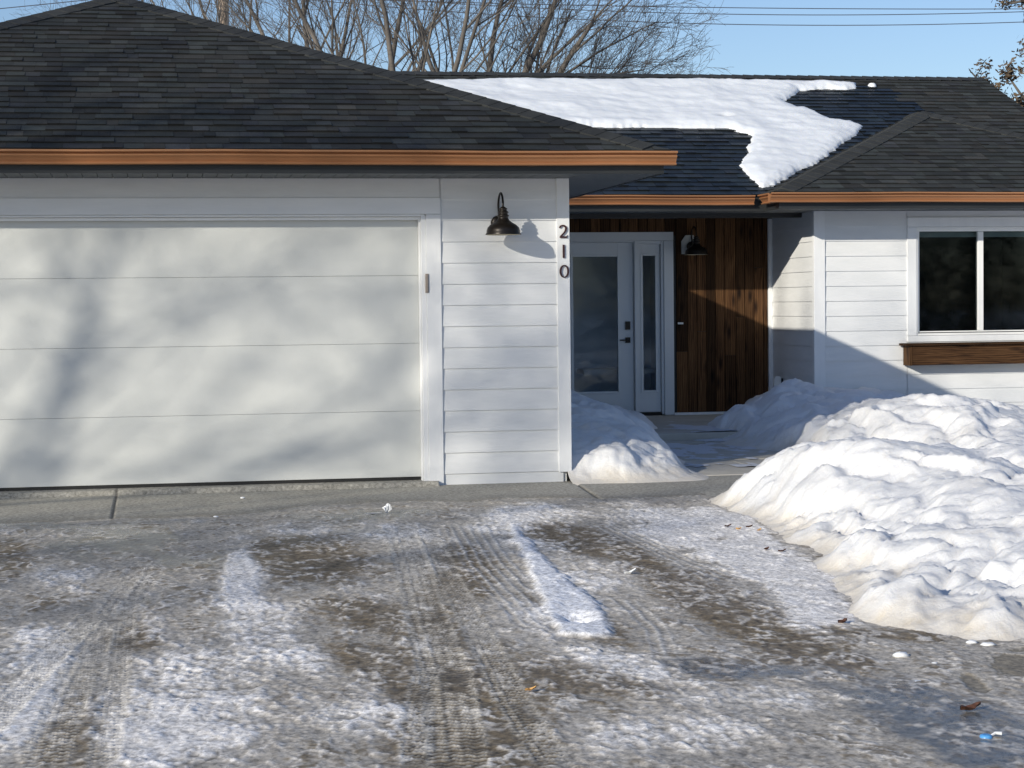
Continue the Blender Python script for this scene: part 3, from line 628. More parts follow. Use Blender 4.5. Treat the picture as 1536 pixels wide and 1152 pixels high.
# ------------------------------------------------------------------ driveway (concrete apron + ice)
ys = np.concatenate([np.arange(-14, 4.6, .3), np.arange(4.6, 8, .0085), np.arange(8, 12.4, .013), np.arange(12.4, DG+.13, .016)])
xs = np.concatenate([np.arange(-4.6, -1.9, .12), np.arange(-1.9, 4.2, .0095), np.arange(4.2, 6.4, .08)])
X, Y = np.meshgrid(xs, ys)
def splat(px, py, rx, ry, ang=0):
    c = atG(px, py); ex = (atG(px+1, py)-c)[:2]; ey = (atG(px, py+1)-c)[:2]; J = np.array([[ex[0], ey[0]], [ex[1], ey[1]]]); Ji = np.linalg.inv(J)
    dx, dy = X-c[0], Y-c[1]; a = Ji[0, 0]*dx+Ji[0, 1]*dy; b = Ji[1, 0]*dx+Ji[1, 1]*dy
    ca, sa = math.cos(math.radians(ang)), math.sin(math.radians(ang)); p = (a*ca+b*sa)/rx; q = (-a*sa+b*ca)/ry
    return np.exp(-np.clip((p*p+q*q)**1.4, 0, 40))
def field(lst):
    f = np.zeros(X.shape)
    for s in lst: f = f + s[0]*splat(*s[1:])
    return f
brown = field([(1, 855, 812, 80, 22, 12), (.9, 460, 840, 85, 30, 5), (.9, 690, 860, 45, 40, 20), (.8, 1010, 880, 120, 16, 32), (.9, 1130, 940, 130, 28, 22), (.7, 560, 930, 75, 22, 10), (1, 620, 1010, 130, 28, 12),
    (1.5, 690, 1100, 110, 60, 8), (1.1, 650, 1000, 50, 60, 0), (.7, 860, 930, 90, 30, 30), (.5, 850, 1020, 170, 30, 5), (.7, 200, 965, 45, 18, 0), (.6, 1240, 950, 60, 10, 5), (.5, 640, 940, 40, 60, 0), (.5, 1350, 960, 70, 8, 5), (.6, 300, 1095, 30, 10, 0), (.5, 100, 1100, 60, 60, 0), (.8, 1100, 815, 45, 8, 0), (.4, 20, 840, 30, 30, 0)])
white = field([(1, 360, 870, 28, 55, 3), (.8, 390, 950, 60, 40, 0), (.8, 290, 1060, 100, 90, 0), (.9, 45, 990, 70, 45, -30), (1.1, 40, 1075, 40, 95, 38), (.7, 250, 1130, 90, 50, 0), (.7, 760, 800, 60, 22, 12), (.8, 800, 775, 70, 14, 5), (.7, 620, 810, 60, 18, 0), (.6, 450, 800, 60, 10, 0),
    (.9, 1020, 800, 130, 26, 14), (.8, 1110, 850, 110, 18, 25), (.7, 850, 900, 80, 80, 0), (.7, 1220, 900, 90, 14, 35), (1.2, 1150, 830, 120, 22, 35), (1.0, 1215, 905, 60, 40, 60), (.9, 1060, 785, 80, 14, 5), (.5, 1010, 1110, 150, 30, 0), (.6, 560, 1090, 120, 30, 0), (.8, 930, 1000, 80, 25, 10), (.5, 1150, 1060, 160, 20, 0), (.4, 80, 870, 60, 16, 0), (.6, 430, 1000, 90, 30, 0)])
wet = field([(1, 180, 820, 130, 26, -5), (.7, 60, 790, 80, 10, 0), (.9, 1060, 1010, 90, 14, 5), (1, 1420, 1090, 150, 45, 8), (.7, 1330, 1050, 140, 30, 10), (.6, 300, 850, 80, 20, 0), (.8, 560, 775, 120, 9, -3), (.5, 100, 920, 150, 12, -5), (.8, 1490, 1140, 90, 25, 0), (.5, 760, 1120, 60, 40, 0), (.5, 1200, 1010, 100, 10, 0)])
bare = field([(1.3, 1520, 1003, 38, 17, 3), (1.1, 1462, 1032, 32, 12, 28), (.8, 1530, 980, 30, 5, 0)])
# warp
wx = X+.10*fbm(X*2.2, Y*1.5, 11, 3); wy = Y+.16*fbm(X*2.2, Y*1.5, 21, 3)
lo = fbm(wx*1.3, wy*.9, 31, 4, .6); mid = fbm(wx*6, wy*3.6, 41, 4, .62); hi = fbm(X*26, Y*13, 51, 3, .65); streak = fbm(X*9+Y*.4, Y*1.6, 61, 3, .6)
rid = 1-np.abs(fbm(wx*10, wy*6, 71, 3))*3.2
nb = .55*mid+.5*hi+.35*lo
m_brown = sst(.0, .50, brown*1.15+.16-.40*np.clip(white, 0, 1)+nb*1.25)*.92
strk = fbm(wx*3.2+.3*wy, wy*1.1, 131, 4, .6); m_white = sst(.10, .85, white*.85-.35*wet+lo*.35+mid*.45+strk*.75+hi*.55)*(1-.25*sst(0, .6, -hi)); m_white = np.clip(m_white*1.15, 0, 1)
m_wet = sst(.2, .85, wet*.9+lo*.4+streak*.5-.2*mid)
m_bare = sst(.5, .62, bare+.7*mid+.35*hi+.4*lo)
c_ice = np.array([.455, .418, .362]); c_white = np.array([.84, .81, .775]); c_brown = np.array([.15, .112, .062]); c_wet = np.array([.135, .135, .13]); c_bare = np.array([.24, .21, .16]); c_lace = np.array([.84, .80, .74])
def mixc(c, m, d): return c*(1-m[..., None])+d*m[..., None]
Cc = np.broadcast_to(c_ice, (*X.shape, 3))*(1+.5*lo[..., None])
Cc = mixc(Cc, m_wet, c_wet); Cc = mixc(Cc, m_brown, c_brown*(1+.6*hi[..., None])); Cc = mixc(Cc, m_white*(.72+.28*sst(-.3, .3, hi+mid)), c_white)
lace = sst(.45, .95, rid+.7*hi)*sst(-.25, .3, mid+.3*lo); Cc = mixc(Cc, lace*.75*(1-m_white)*(1-.3*m_wet), c_lace)
dk = sst(.2, .6, -hi-.5*mid)*.45; Cc = Cc*(1-dk*(1-.6*m_white))[..., None]
Hh = .012*lo+.006*mid+.0028*hi+.004*m_white+.002*lace
gloss = np.clip(m_wet*.8+.5*(1-m_white)*sst(-.2, .5, lo), 0, 1)
# tyre tracks (world polylines)
def track(pxs, width, kind, depth=.008, amt=1.0, period=.046):
    global Cc, Hh
    P_ = np.array([atG(*q)[:2] for q in pxs]); best = np.full(X.shape, 1e9); U_ = np.zeros(X.shape); S_ = np.zeros(X.shape); acc = 0
    for (x0, y0), (x1, y1) in zip(P_[:-1], P_[1:]):
        ex, ey = x1-x0, y1-y0; l = math.hypot(ex, ey); tt = np.clip(((X-x0)*ex+(Y-y0)*ey)/l/l, 0, 1); dx, dy = X-x0-tt*ex, Y-y0-tt*ey; d = np.hypot(dx, dy)
        k = d < best; best = np.where(k, d, best); U_ = np.where(k, (dx*ey-dy*ex)/l, U_); S_ = np.where(k, acc+tt*l, S_); acc += l
    U_ = U_+.006*mid
    inside = sst(width/2+.012, width/2-.008, np.abs(U_))*sst(0, .25, S_)*sst(0, .25, acc-S_)*sst(-.6, -.1, lo+.6*mid+.2)*amt
    un = U_/width
    if kind == 'tread':
        lug = np.sin(2*math.pi*(S_/period+.9*np.abs(un)+.18*np.sin(un*26)+.35*mid+.15*strk)); rib = np.cos(2*math.pi*un*4.5)
        pat = sst(-.3, .7, lug+.5*hi)*(.7+.3*sst(-.75, -.3, rib))*sst(-.6, .05, mid+.5*strk+.15)
    else:
        pat = sst(.1, .8, np.cos(2*math.pi*un*(width/.055)+.5*mid))
    edge = np.exp(-((np.abs(U_)-width/2)/.012)**2)*sst(0, .2, S_)*sst(0, .2, acc-S_)*amt
    Hh = Hh*(1-.6*inside) + inside*(-depth+.0065*pat) + edge*.0025*(mid > -.1)
    light = np.array([.62, .60, .55]) if kind == 'tread' else np.array([.66, .68, .70])
    Cc = mixc(Cc, inside*(.55*pat), light)*(1-inside*(1-pat)*(.30 if kind == 'tread' else .1))[..., None]
    Cc = mixc(Cc, np.clip(edge*.3, 0, 1)*sst(.3, .0, np.abs(hi+.5*mid)), light)
track([(60, 1170), (110, 1040), (165, 930), (215, 850)], .15, 'tread', depth=.004, amt=.9)
track([(-90, 1170), (0, 1075), (90, 975), (150, 920)], .15, 'tread', depth=.004, amt=1)
track([(150, 1170), (180, 1000), (190, 920), (235, 860)], .10, 'tread', depth=.004, amt=.85)
track([(690, 1170), (672, 1030), (640, 930), (618, 850), (600, 795)], .20, 'tread', depth=.004, amt=1)
track([(840, 1170), (770, 1060), (720, 960), (672, 870), (640, 800)], .13, 'tread', depth=.004, amt=.9)
track([(620, 1170), (625, 1080), (640, 1000)], .10, 'tread', depth=.004, amt=.8)
track([(700, 790), (735, 850), (790, 905), (830, 950)], .30, 'line', depth=.004, amt=.5)
track([(930, 900), (985, 950), (1000, 1000)], .10, 'line', depth=.005, amt=.5)
track([(900, 790), (1010, 840), (1100, 880)], .16, 'line', depth=.006, amt=.5)
track([(430, 1150), (560, 1010), (600, 900)], .14, 'tread', depth=.004, amt=.35)
# thick snow ridge between the tracks
rp = [atG(*q)[:2] for q in [(757, 793), (778, 793), (808, 830), (860, 880), (905, 915), (922, 950), (915, 965), (880, 965), (835, 960), (815, 930), (800, 895), (788, 860)]]
rd = seg_dist(X, Y, rp)+.03*mid+.012*hi+.015*strk
mr_ = sst(-.01, .05, rd); foot = np.exp(-(((X-atG(868, 935)[0])/.07)**2+((Y-atG(868, 935)[1])/.12)**2))+.5*np.exp(-(((X-atG(785, 840)[0])/.04)**2+((Y-atG(785, 840)[1])/.10)**2))
Hh = Hh*(1-mr_)+mr_*(.017+.010*mid+.004*hi-.05*foot*(1+.8*hi)); Cc = mixc(Cc, mr_*.95, np.array([.78, .79, .82])*(1-.05*np.abs(hi[..., None])))
chunky = sst(.35, .75, white)*sst(.25, .5, mid+.5*hi); Hh = Hh+.003*chunky; 
# apron boundary: ice starts here, bare concrete behind
edge_pts = np.array([atG(*q)[:2] for q in [(-300, 800), (0, 786), (170, 779), (330, 774), (400, 768), (470, 758), (600, 752), (700, 752), (760, 747), (860, 746), (905, 748), (1000, 746), (1060, 742)]])
eb = np.interp(X[0], edge_pts[:, 0], edge_pts[:, 1]); eb = np.where(X[0] > edge_pts[-1, 0], 13.1, eb)[None, :]+.10*fbm(X*3, Y*2, 77, 3)
conc = sst(-.02, .02, Y-eb-.04*hi)
film = sst(.9, .0, np.abs(Y-eb)/.9)*(1-conc)*sst(-.3, .5, lo+streak+.3)
damp = sst(.35, .0, Y-eb)*conc
c_conc = np.array([.31, .295, .255])*(1+.16*fbm(X*2, Y*1.2, 91, 3)+.10*streak)[..., None]*(1-.38*damp*sst(-.4, .3, streak+.2))[..., None]
c_tan = np.array([.30, .26, .20]); Cc = mixc(Cc, film*.55, np.array([.20, .20, .195])); Cc = mixc(Cc, conc, c_conc)
tan = np.exp(-((Y-eb-.05)/.05)**2)*sst(-.1, .3, streak+.2); Cc = mixc(Cc, tan*.5, c_tan)
bb = m_bare*(1-conc); Cc = mixc(Cc, bb, c_bare)
Hh = Hh*(1-conc)*(1-.5*bb)+(.02-.006*bb)*(1-conc)*sst(0, .5, eb-Y)
gloss = gloss*(1-conc)+.25*damp
# control joints
def joint(p, q, wj=.009):
    global Cc, Hh
    (x0, y0), (x1, y1) = p, q; ex, ey = x1-x0, y1-y0; l = math.hypot(ex, ey); tt = np.clip(((X-x0)*ex+(Y-y0)*ey)/l/l, 0, 1); d = np.hypot(X-x0-tt*ex, Y-y0-tt*ey)
    m_ = np.exp(-(d/wj)**2)*np.maximum(conc, .35*sst(.0, .1, tt)); Cc = mixc(Cc, m_*.85, np.array([.05, .045, .04])); Hh = Hh-.012*m_*conc
j0 = atG(176, 737); j1 = atG(165, 786); joint((j0[0], DG+.1), (j0[0]+.0, 12.6))
a_ = atG(860, 722); b_ = atG(912, 756); joint(tuple(a_[:2]), tuple(b_[:2]), .013)
joint((-4, DG-.12), (2.15, DG-.12), .006)
Zd = GA+GB*Y+Hh
# sill under the garage door
sill = sst(DG-.10, DG-.07, Y)*((X < 2.16) & (X > -2.9)); Zd = np.where(sill > 0, Zd*(1-sill)+sill*(-.012-.002), Zd)
far_ = sst(4.6, 3.5, Y); Zd = Zd*(1-far_)+far_*(GA+GB*Y)
tone = np.concatenate([np.clip(Cc, .01, .9), gloss[..., None]], -1)
keepd = ~((Y > DG+.14))
dw = grid_obj('driveway', X, Y, Zd, tone, M['ice']); tag(dw, 'grey concrete driveway covered in rutted ice, slush and tyre tracks', kind='structure')

# walkway + porch slab
w = MB(); g0 = gz(13.8)
def slab(x0, x1, y0, y1, z1, z0=-.3): w.box(x0, x1, y0, y1, z0, z1)
slab(3.215, 5.0, DG+.14, 16.6, -.045); slab(3.215, 7.12, 16.612, 18.6, -.040); slab(5.012, 8.4, 14.1, 16.6, -.046)
tag(w.build('walkway', M['concrete'], bevel=.006), 'bare grey concrete walk leading to the front door', kind='structure')
w = MB(); w.box(3.215, 7.17, 18.9, DE+.1, -.3, .045); w.box(3.215, 7.17, 18.615, 18.89, -.3, -.03); tag(w.build('porch_floor', M['concrete'], bevel=.008), 'grey concrete porch slab in front of the entry', kind='structure')

# ------------------------------------------------------------------ ground + road
gx = np.concatenate([np.arange(-260, -20, 12), np.arange(-20, 30, .5), np.arange(30, 280, 12)]); gy = np.concatenate([np.arange(-240, -30, 12), np.arange(-30, 40, .5), np.arange(40, 420, 12)])
XX, YY = np.meshgrid(gx, gy); ZZ = -.36+.12*fbm(XX*.25, YY*.25, 3, 3)
road = sst(1.2, .2, np.abs(YY+19)/4.5); ZZ = ZZ-.12*road
side = sst(.3, 1.5, -4.8-XX)*sst(-13, -12, YY)*sst(30, 14, YY); ZZ = ZZ+side*.35
side = sst(6.9, 8, XX)*sst(-13, -12, YY)*sst(19, 17, YY)*sst(30, 24, XX); ZZ = ZZ+side*.30
tn = np.ones((*XX.shape, 4))*np.array([.80, .82, .85, 0])
tag(grid_obj('ground', XX, YY, ZZ, tn, M['snow']), 'snow covered ground around the house', kind='structure')
w = MB(); w.box(-200, 200, -23, -14.2, -.45, -.22); tag(w.build('road', M['asphalt']), 'wet asphalt street', kind='structure')

# ------------------------------------------------------------------ snow banks
def tps(pts, X, Y):
    P_ = np.array(pts, float); n = len(P_)
    def k(r): return np.where(r > 1e-9, r*r*np.log(r+1e-9), 0)
    D = np.hypot(P_[:, None, 0]-P_[None, :, 0], P_[:, None, 1]-P_[None, :, 1]); A = np.zeros((n+3, n+3)); A[:n, :n] = k(D)+np.eye(n)*.002
    A[:n, n] = 1; A[:n, n+1:n+3] = P_[:, :2]; A[n, :n] = 1; A[n+1:, :n] = P_[:, :2].T
    s = np.linalg.solve(A, np.concatenate([P_[:, 2], [0, 0, 0]])); Z = s[n]+s[n+1]*X+s[n+2]*Y
    for i in range(n): Z = Z+s[i]*k(np.hypot(X-P_[i, 0], Y-P_[i, 1]))
    return Z
def snowfield(pts, x0, x1, y0, y1, step, seed, foot_dirt=True, rough=1.0, flow=(1, 0)):
    xs = np.arange(x0, x1, step); ys = np.arange(y0, y1, step); X, Y = np.meshgrid(xs, ys)
    Z = tps(pts, X, Y); base = gz(np.minimum(Y, DG)); h = Z-base
    a = sst(.0, .16, h); k = sst(-.05, .10, h)
    wx = X+.34*fbm(X*1.5, Y*1.5, seed+1, 4, .6)+.3*Y*0; wy = Y+.34*fbm(X*1.5, Y*1.5, seed+2, 4, .6)
    billow = np.abs(perlin(wx*2.3, wy*1.05, seed+3)); b2 = np.abs(perlin(wx*5.6, wy*3.0, seed+4)); b3 = np.abs(perlin(wx*12.5, wy*8.5, seed+5)); b4 = fbm(X*26, Y*24, seed+6, 3, .6)
    Z = Z + rough*(.13*(billow-.26)*a + .030*(b2-.25)*(a*.75+.25*k) + .017*(b3-.25)*k + .011*b4*k) + .04*fbm(X*1.6, Y*1.6, seed+7, 3)*a
    hh = Z-base; Z = base+np.where(hh > 0, hh*(.28+.72*sst(.0, .24, hh)), hh)
    h2 = Z-base
    d1 = sst(.16, .0, h2+.10*fbm(X*4, Y*4, seed+8, 3))
    crev = sst(.10, .0, b2)*sst(.2, -.2, fbm(X*1.4, Y*1.4, seed+9, 2))
    C_ = np.ones((*X.shape, 4)); C_[..., :3] = np.array([.755, .758, .762]); C_[..., 3] = 0
    stain = sst(.1, .5, fbm(X*1.3, Y*1.3, seed+20, 4, .6)); dirt = np.clip(.5*d1+.16*crev+.13*stain, 0, 1) if foot_dirt else .1*crev
    C_[..., :3] = C_[..., :3]*(1-dirt[..., None])+np.array([.56, .47, .33])*dirt[..., None]
    return X, Y, Z, C_, h2 > -.03
G0 = lambda px, py: (*atG(px, py)[:2], gz(atG(px, py)[1])-.0)
def A3(px, py, Y, dz=0): p = at(px, py, Y); return (p[0], p[1], p[2]+dz)
bank_pts = [G0(*q) for q in [(1045, 752), (1085, 772), (1130, 792), (1165, 818), (1200, 850), (1230, 888), (1255, 925), (1300, 945), (1400, 963), (1536, 972), (1700, 985), (1900, 1000)]]
bank_pts += [(x, y, -.45) for x, y, *_ in [G0(*q) for q in [(1000, 775), (1100, 830), (1180, 920), (1230, 980), (1400, 1010), (1600, 1030), (1850, 1050)]]]
bank_pts += [A3(1225, 667, 12.0, -.03), A3(1340, 660, 11.5, -.03), A3(1085, 736, 13.0), A3(1130, 712, 12.9), A3(1165, 692, 12.8), A3(1205, 672, 12.6), A3(1290, 655, 12.2, -.03), A3(1400, 663, 11.7, -.03), A3(1536, 690, 11.2, -.03), A3(1700, 700, 11),
    A3(1170, 735, 12.0), A3(1250, 770, 10.9), A3(1300, 720, 11.3), A3(1350, 790, 9.9), A3(1400, 740, 10.4), A3(1400, 870, 8.5), A3(1450, 800, 9.2), A3(1536, 770, 9.4), A3(1320, 870, 8.7), A3(1520, 880, 8.1), A3(1700, 850, 8.3), A3(1480, 925, 7.7)]
# middle bank
bank_pts += [(4.62, 13.75, -.08), (5.35, 14.6, -.04), (5.9, 15.7, -.02), (5.72, 16.9, -.05), (5.5, 17.8, -.045), (5.5, 18.9, -.035), (5.75, 19.8, .03), (6.2, 20.9, .05), (6.55, 21.9, .05), (4.9, 15.6, -.35), (4.9, 17.5, -.35), (4.9, 19.2, -.3), (5.3, 20.6, -.2), (5.9, 22, -.2)]
bank_pts += [A3(1120, 612, 19.4), A3(1170, 584, 19.3), A3(1240, 590, 19.0), A3(1311, 590, 18.6), A3(1367, 604, 18.4), A3(1467, 617, 18.2), A3(1536, 624, 18), A3(1700, 630, 18), A3(1250, 640, 16.6), A3(1350, 632, 16.0), A3(1450, 645, 15.4), A3(1536, 655, 15.0), A3(1700, 655, 15),
    (6.9, 20.9, .36), (7.05, 21.7, .22), (7.2, 20.3, .40), (8.3, 20.4, .27), (9.3, 20.4, .15), (10.5, 20.4, .12), (12, 20.4, .12), (4.95, 13.7, .06), (5.5, 14.3, .06), (6.2, 14.7, .10), (7.1, 14.5, .14), (8.2, 14.2, .2), (5.2, 13.3, .22), (5.9, 13.2, .22), (6.8, 13.2, .28), (10, 13.5, .35), (10, 10, .4), (10, 7.5, .3), (10, 6, .1), (13, 6.5, .2), (13, 12, .35), (13, 17, .3), (7.0, 6.1, -.05), (5, 6.2, -.16)]
Xb, Yb, Zb, Cb, kb = snowfield(bank_pts, 2.2, 7.6, 6.3, 21.95, .026, 100)
# keep it out of the walls
kb &= ~((Xb > 7.18) & (Yb > DR+.0))
tag(grid_obj('snow_bank', Xb, Yb, Zb, Cb, M['snow'], keep=kb), 'large lumpy ploughed snow bank along the right edge of the driveway', 'snow bank')
Xc, Yc, Zc, Cc2, kc = snowfield(bank_pts, 7.57, 13.2, 6.3, 20.45, .05, 100)
Zc[:, 0] -= .03
tag(grid_obj('yard_snow', Xc, Yc, Zc, Cc2, M['snow'], keep=kc), 'deep snow covering the front yard below the right window', 'snow', kind='structure')
# left pile beside the garage corner
pile = [(3.27, 14.80, -.05), (3.5, 14.78, -.05), (3.9, 14.76, -.05), (4.25, 14.82, -.05), (4.42, 15.3, -.05), (4.47, 16.1, -.045), (4.62, 17.2, -.04), (4.85, 18.3, -.035), (5.25, 19.6, .03), (5.35, 20.7, .045), (4.9, 21.6, .05),
    (3.3, 14.4, -.4), (4.2, 14.35, -.4), (4.85, 15.2, -.4), (5.0, 17, -.4), (5.4, 18.5, -.35), (5.8, 20.3, -.3), (5.5, 21.6, -.2),
    A3(860, 600, 18.6), A3(905, 606, 18.8), A3(940, 626, 18.9), A3(968, 636, 17.9), A3(955, 655, 15.55, -.05), A3(920, 655, 15.3, -.05), A3(890, 665, 15.2, -.03), A3(975, 660, 15.6), A3(1000, 676, 15.6), A3(1025, 694, 15.5), A3(880, 655, 15.7), A3(865, 700, 15.0), A3(925, 690, 14.95), A3(985, 696, 15.05), A3(945, 640, 16.6), A3(980, 650, 16.9), A3(890, 640, 16.8), (3.25, 20.5, .40), (4.2, 20.8, .25), (4.6, 19.8, .30), (3.25, 21.9, .3)]
Xp, Yp, Zp, Cp, kp = snowfield(pile, 3.20, 5.6, 14.55, 21.9, .02, 341, rough=.7)
kp &= Zp > (np.where(Yp > 18.9, .045, -.06))-.03
tag(grid_obj('snow_pile', Xp, Yp, Zp, Cp, M['snow'], keep=kp), 'snow pile between the garage corner and the walk to the front door', 'snow pile')
# thin slush film on the walk
sx = np.arange(4.3, 6.6, .02); sy = np.arange(15.8, 20.8, .02); Xs, Ys = np.meshgrid(sx, sy)
fl = fbm(Xs*3.0, Ys*1.6, 555, 4, .6)+.5*np.exp(-(((Xs-4.95)/.32)**2+((Ys-18.0)/.9)**2))+.6*np.exp(-(((Xs-5.7)/.3)**2+((Ys-18.9)/1.0)**2))-.22
Zs = np.where(Ys > 18.9, .045, np.where(Ys > 18.608, -.03, -.040))+.03*np.clip(fl, 0, .4)+.001
ts = np.ones((*Xs.shape, 4))*np.array([.60, .62, .66, .1]); tag(grid_obj('slush', Xs, Ys, Zs, ts, M['snow'], keep=(fl > .03) & ~((np.abs(Ys-18.9) < .03) | (np.abs(Ys-18.6) < .03))), 'thin slush patches on the shaded front walk', 'slush', kind='stuff')

# ------------------------------------------------------------------ small things on the ice
def lump(name, px, py, size, mat, label, cat, group=None, seed=0, flat=.5, dz=0.012):
    c = atG(px, py); r = random.Random(seed+int(px)); w = MB(); n = 9; rings = 5
    vs = []
    for i in range(rings+1):
        th_ = math.pi*i/rings
        for k in range(n):
            ph = 2*math.pi*k/n; q = size*(1+.35*(r.random()-.5)); vs.append((c[0]+q*math.sin(th_)*math.cos(ph)*1.3, c[1]+q*math.sin(th_)*math.sin(ph), c[2]+dz+size*flat+q*flat*math.cos(th_)))
    w.add(vs, [(i*n+k, i*n+(k+1) % n, (i+1)*n+(k+1) % n, (i+1)*n+k) for i in range(rings) for k in range(n)])
    return tag(w.build(name, mat, loc=(c[0], c[1], c[2]+dz), smooth=True), label, cat, group)
def leaf(name, px, py, L_, W_, mat, label, cat, ang=0, curl=.4, group=None):
    c = atG(px, py); w = MB(); n = 7; vs = []; ca, sa = math.cos(ang), math.sin(ang); rr = random.Random(int(px))
    for j, dz in ((0, 0), (1, .0025)):
        for i in range(n):
            t = i/(n-1); hw = W_*math.sin(math.pi*min(max(t, .05), .97))*(1+.35*math.sin(i*2.6)); zc_ = curl*.45*L_*((t-.3)**2*1.6+.12*math.sin(t*9))
            for s in (-1, 0, 1):
                x, y = (t-.5)*L_, s*hw; vs.append((c[0]+x*ca-y*sa, c[1]+x*sa+y*ca, c[2]+.026+zc_+abs(s)*W_*curl*(.7+.5*rr.random())+dz))
    m3 = 3*n; fs = []
    for i in range(n-1):
        for s in range(2): a = i*3+s; fs += [(a, a+1, a+4, a+3), (m3+a, m3+a+3, m3+a+4, m3+a+1)]
    w.add(vs, fs); return tag(w.build(name, mat, loc=tuple(c)), label, cat, group)
lump('snow_chunk', 1351, 992, .028, M['litter_white'], 'largest loose snow chunk just in front of the big snow bank', 'snow chunk', 'loose snow chunks on the ice', 1)
lump('snow_chunk', 1458, 971, .020, M['litter_white'], 'round snow chunk touching the foot of the big snow bank', 'snow chunk', 'loose snow chunks on the ice', 2)
lump('snow_chunk', 1482, 974, .026, M['litter_white'], 'flat snow chunk at the bank foot nearest the right picture edge', 'snow chunk', 'loose snow chunks on the ice', 3, .35)
lump('snow_chunk', 1402, 1002, .012, M['litter_white'], 'tiny snow crumb to the right of the largest loose chunk', 'snow chunk', 'loose snow chunks on the ice', 4)
lump('snow_chunk', 1375, 1030, .032, M['litter_white'], 'low half-melted snow chunk on grey ice below the others', 'snow chunk', 'loose snow chunks on the ice', 5, .2)
lump('snow_crumb', 364, 748, .014, M['litter_white'], 'white crumb alone on the bare concrete apron', 'crumb', seed=6, dz=0)
lump('snow_crumb', 324, 779, .013, M['litter_white'], 'white crumb at the ice edge near the concrete joint', 'crumb', seed=7)
lump('snow_crumb', 486, 722, .010, M['litter_white'], 'tiny white crumb against the foot of the garage door', 'crumb', seed=8, dz=.03)
leaf('plastic_scrap', 560, 776, .12, .018, M['litter_white'], 'long flat white scrap lying where the ice begins', 'scrap', .05, .03)
leaf('plastic_scrap', 581, 775, .045, .03, M['litter_white'], 'short upright white shard beside the long scrap', 'scrap', .9, 1.2)
leaf('plastic_scrap', 945, 868, .07, .015, M['litter_white'], 'small crumpled white scrap right of the snow ridge', 'scrap', .2, .6)
leaf('dead_leaf', 796, 1046, .045, .010, M['leaf_tan'], 'curled golden tan leaf on the brown ice near the bottom centre', 'leaf', .15, .5, 'dead leaves on the driveway')
leaf('dead_leaf', 1456, 1076, .085, .022, M['leaf_dark'], 'dark brown curled leaf by the bare concrete patch at lower right', 'leaf', .2, .5, 'dead leaves on the driveway')
leaf('dead_leaf', 1150, 831, .035, .012, M['leaf_dark'], 'dark leaf scrap on the ice left of its twin beside the snow bank', 'leaf', .4, .5, 'dead leaves on the driveway')
leaf('dead_leaf', 1173, 834, .045, .010, M['leaf_dark'], 'dark leaf scrap nearest the slope of the snow bank', 'leaf', -.1, .5, 'dead leaves on the driveway')
leaf('dead_leaf', 1264, 943, .05, .018, M['leaf_dark'], 'brown leaf clump tucked at the dirty foot of the snow bank', 'leaf', .3, .5, 'dead leaves on the driveway')
for i_, (px_l, py_l, l_, a_, t_) in enumerate([(1092, 796, .05, .3, 'straw-coloured leaf shred at the left end of the litter by the bank'), (1108, 800, .035, -.4, 'small straw-coloured shred second in the litter by the bank'), (1124, 797, .045, .1, 'straw-coloured shred midway along the litter by the bank'), (1139, 802, .04, .6, 'straw-coloured shred at the right end of the litter by the bank')]):
    leaf('leaf_shred', px_l, py_l, l_, .010, M['leaf_tan' if i_ % 2 else 'leaf_dark'], t_, 'leaf shred', a_, .5, 'leaf litter where the ice meets the snow bank')
bt = empty('bottle_cap', tuple(atG(1484, 1117)), 'small bright blue plastic cap with a white tail at lower right', 'plastic cap')
c = atG(1479, 1117); w = MB(); w.lathe((c[0], c[1], c[2]+.014), [(0, .020), (.012, .021), (.020, .018), (.022, .006), (.020, 0)], 14); w.build('cap', M['litter_blue'], bt, smooth=True)
w = MB(); w.tube([(c[0]+.018, c[1], c[2]+.03), (c[0]+.035, c[1]+.005, c[2]+.036), (c[0]+.055, c[1]+.0, c[2]+.034)], [.004, .005, .006], 6); w.build('tail', M['litter_white'], bt)

# ------------------------------------------------------------------ trees
def grow(mb, rng, p, d, length, r, depth, spread=.55, up=.10, seg=5, kids=(3, 5), minr=.0035, twig=.5, mi=0):
    pts = [Vector(p)]; rad = [r]; dirs = [Vector(d).normalized()]; n = seg
    for i in range(n):
        dd = dirs[-1]+Vector((rng.uniform(-1, 1), rng.uniform(-1, 1), rng.uniform(-1, 1)))*(.13 if r > .02 else .2)+Vector((0, 0, up*.35)); dd.normalize(); dirs.append(dd)
        pts.append(pts[-1]+dd*length/n); rad.append(max(r*(1-.72*(i+1)/n), minr*.7))
    mb.tube(pts, rad, 7 if r > .03 else (5 if r > .012 else 3), mi, cap=r > .03)
    if depth <= 0: return
    k = rng.randint(*kids)
    for j in range(k):
        t = .22+.78*(j+rng.random())/k; fi = min(t*n, n-.001); i = int(fi); q = pts[i].lerp(pts[i+1], fi-i); base = dirs[i]
        ax = base.orthogonal().normalized(); ax.rotate(Matrix.Rotation(rng.uniform(0, 2*math.pi), 3, base)); nd = (base+ax*rng.uniform(.5, 1.0)*spread*1.5+Vector((0, 0, up))).normalized()
        grow(mb, rng, q, nd, length*rng.uniform(.48, .72)*(1.1-.3*t), max(rad[i]*.5, minr), depth-1, spread, up, max(3, seg-1), kids, minr, twig, mi)
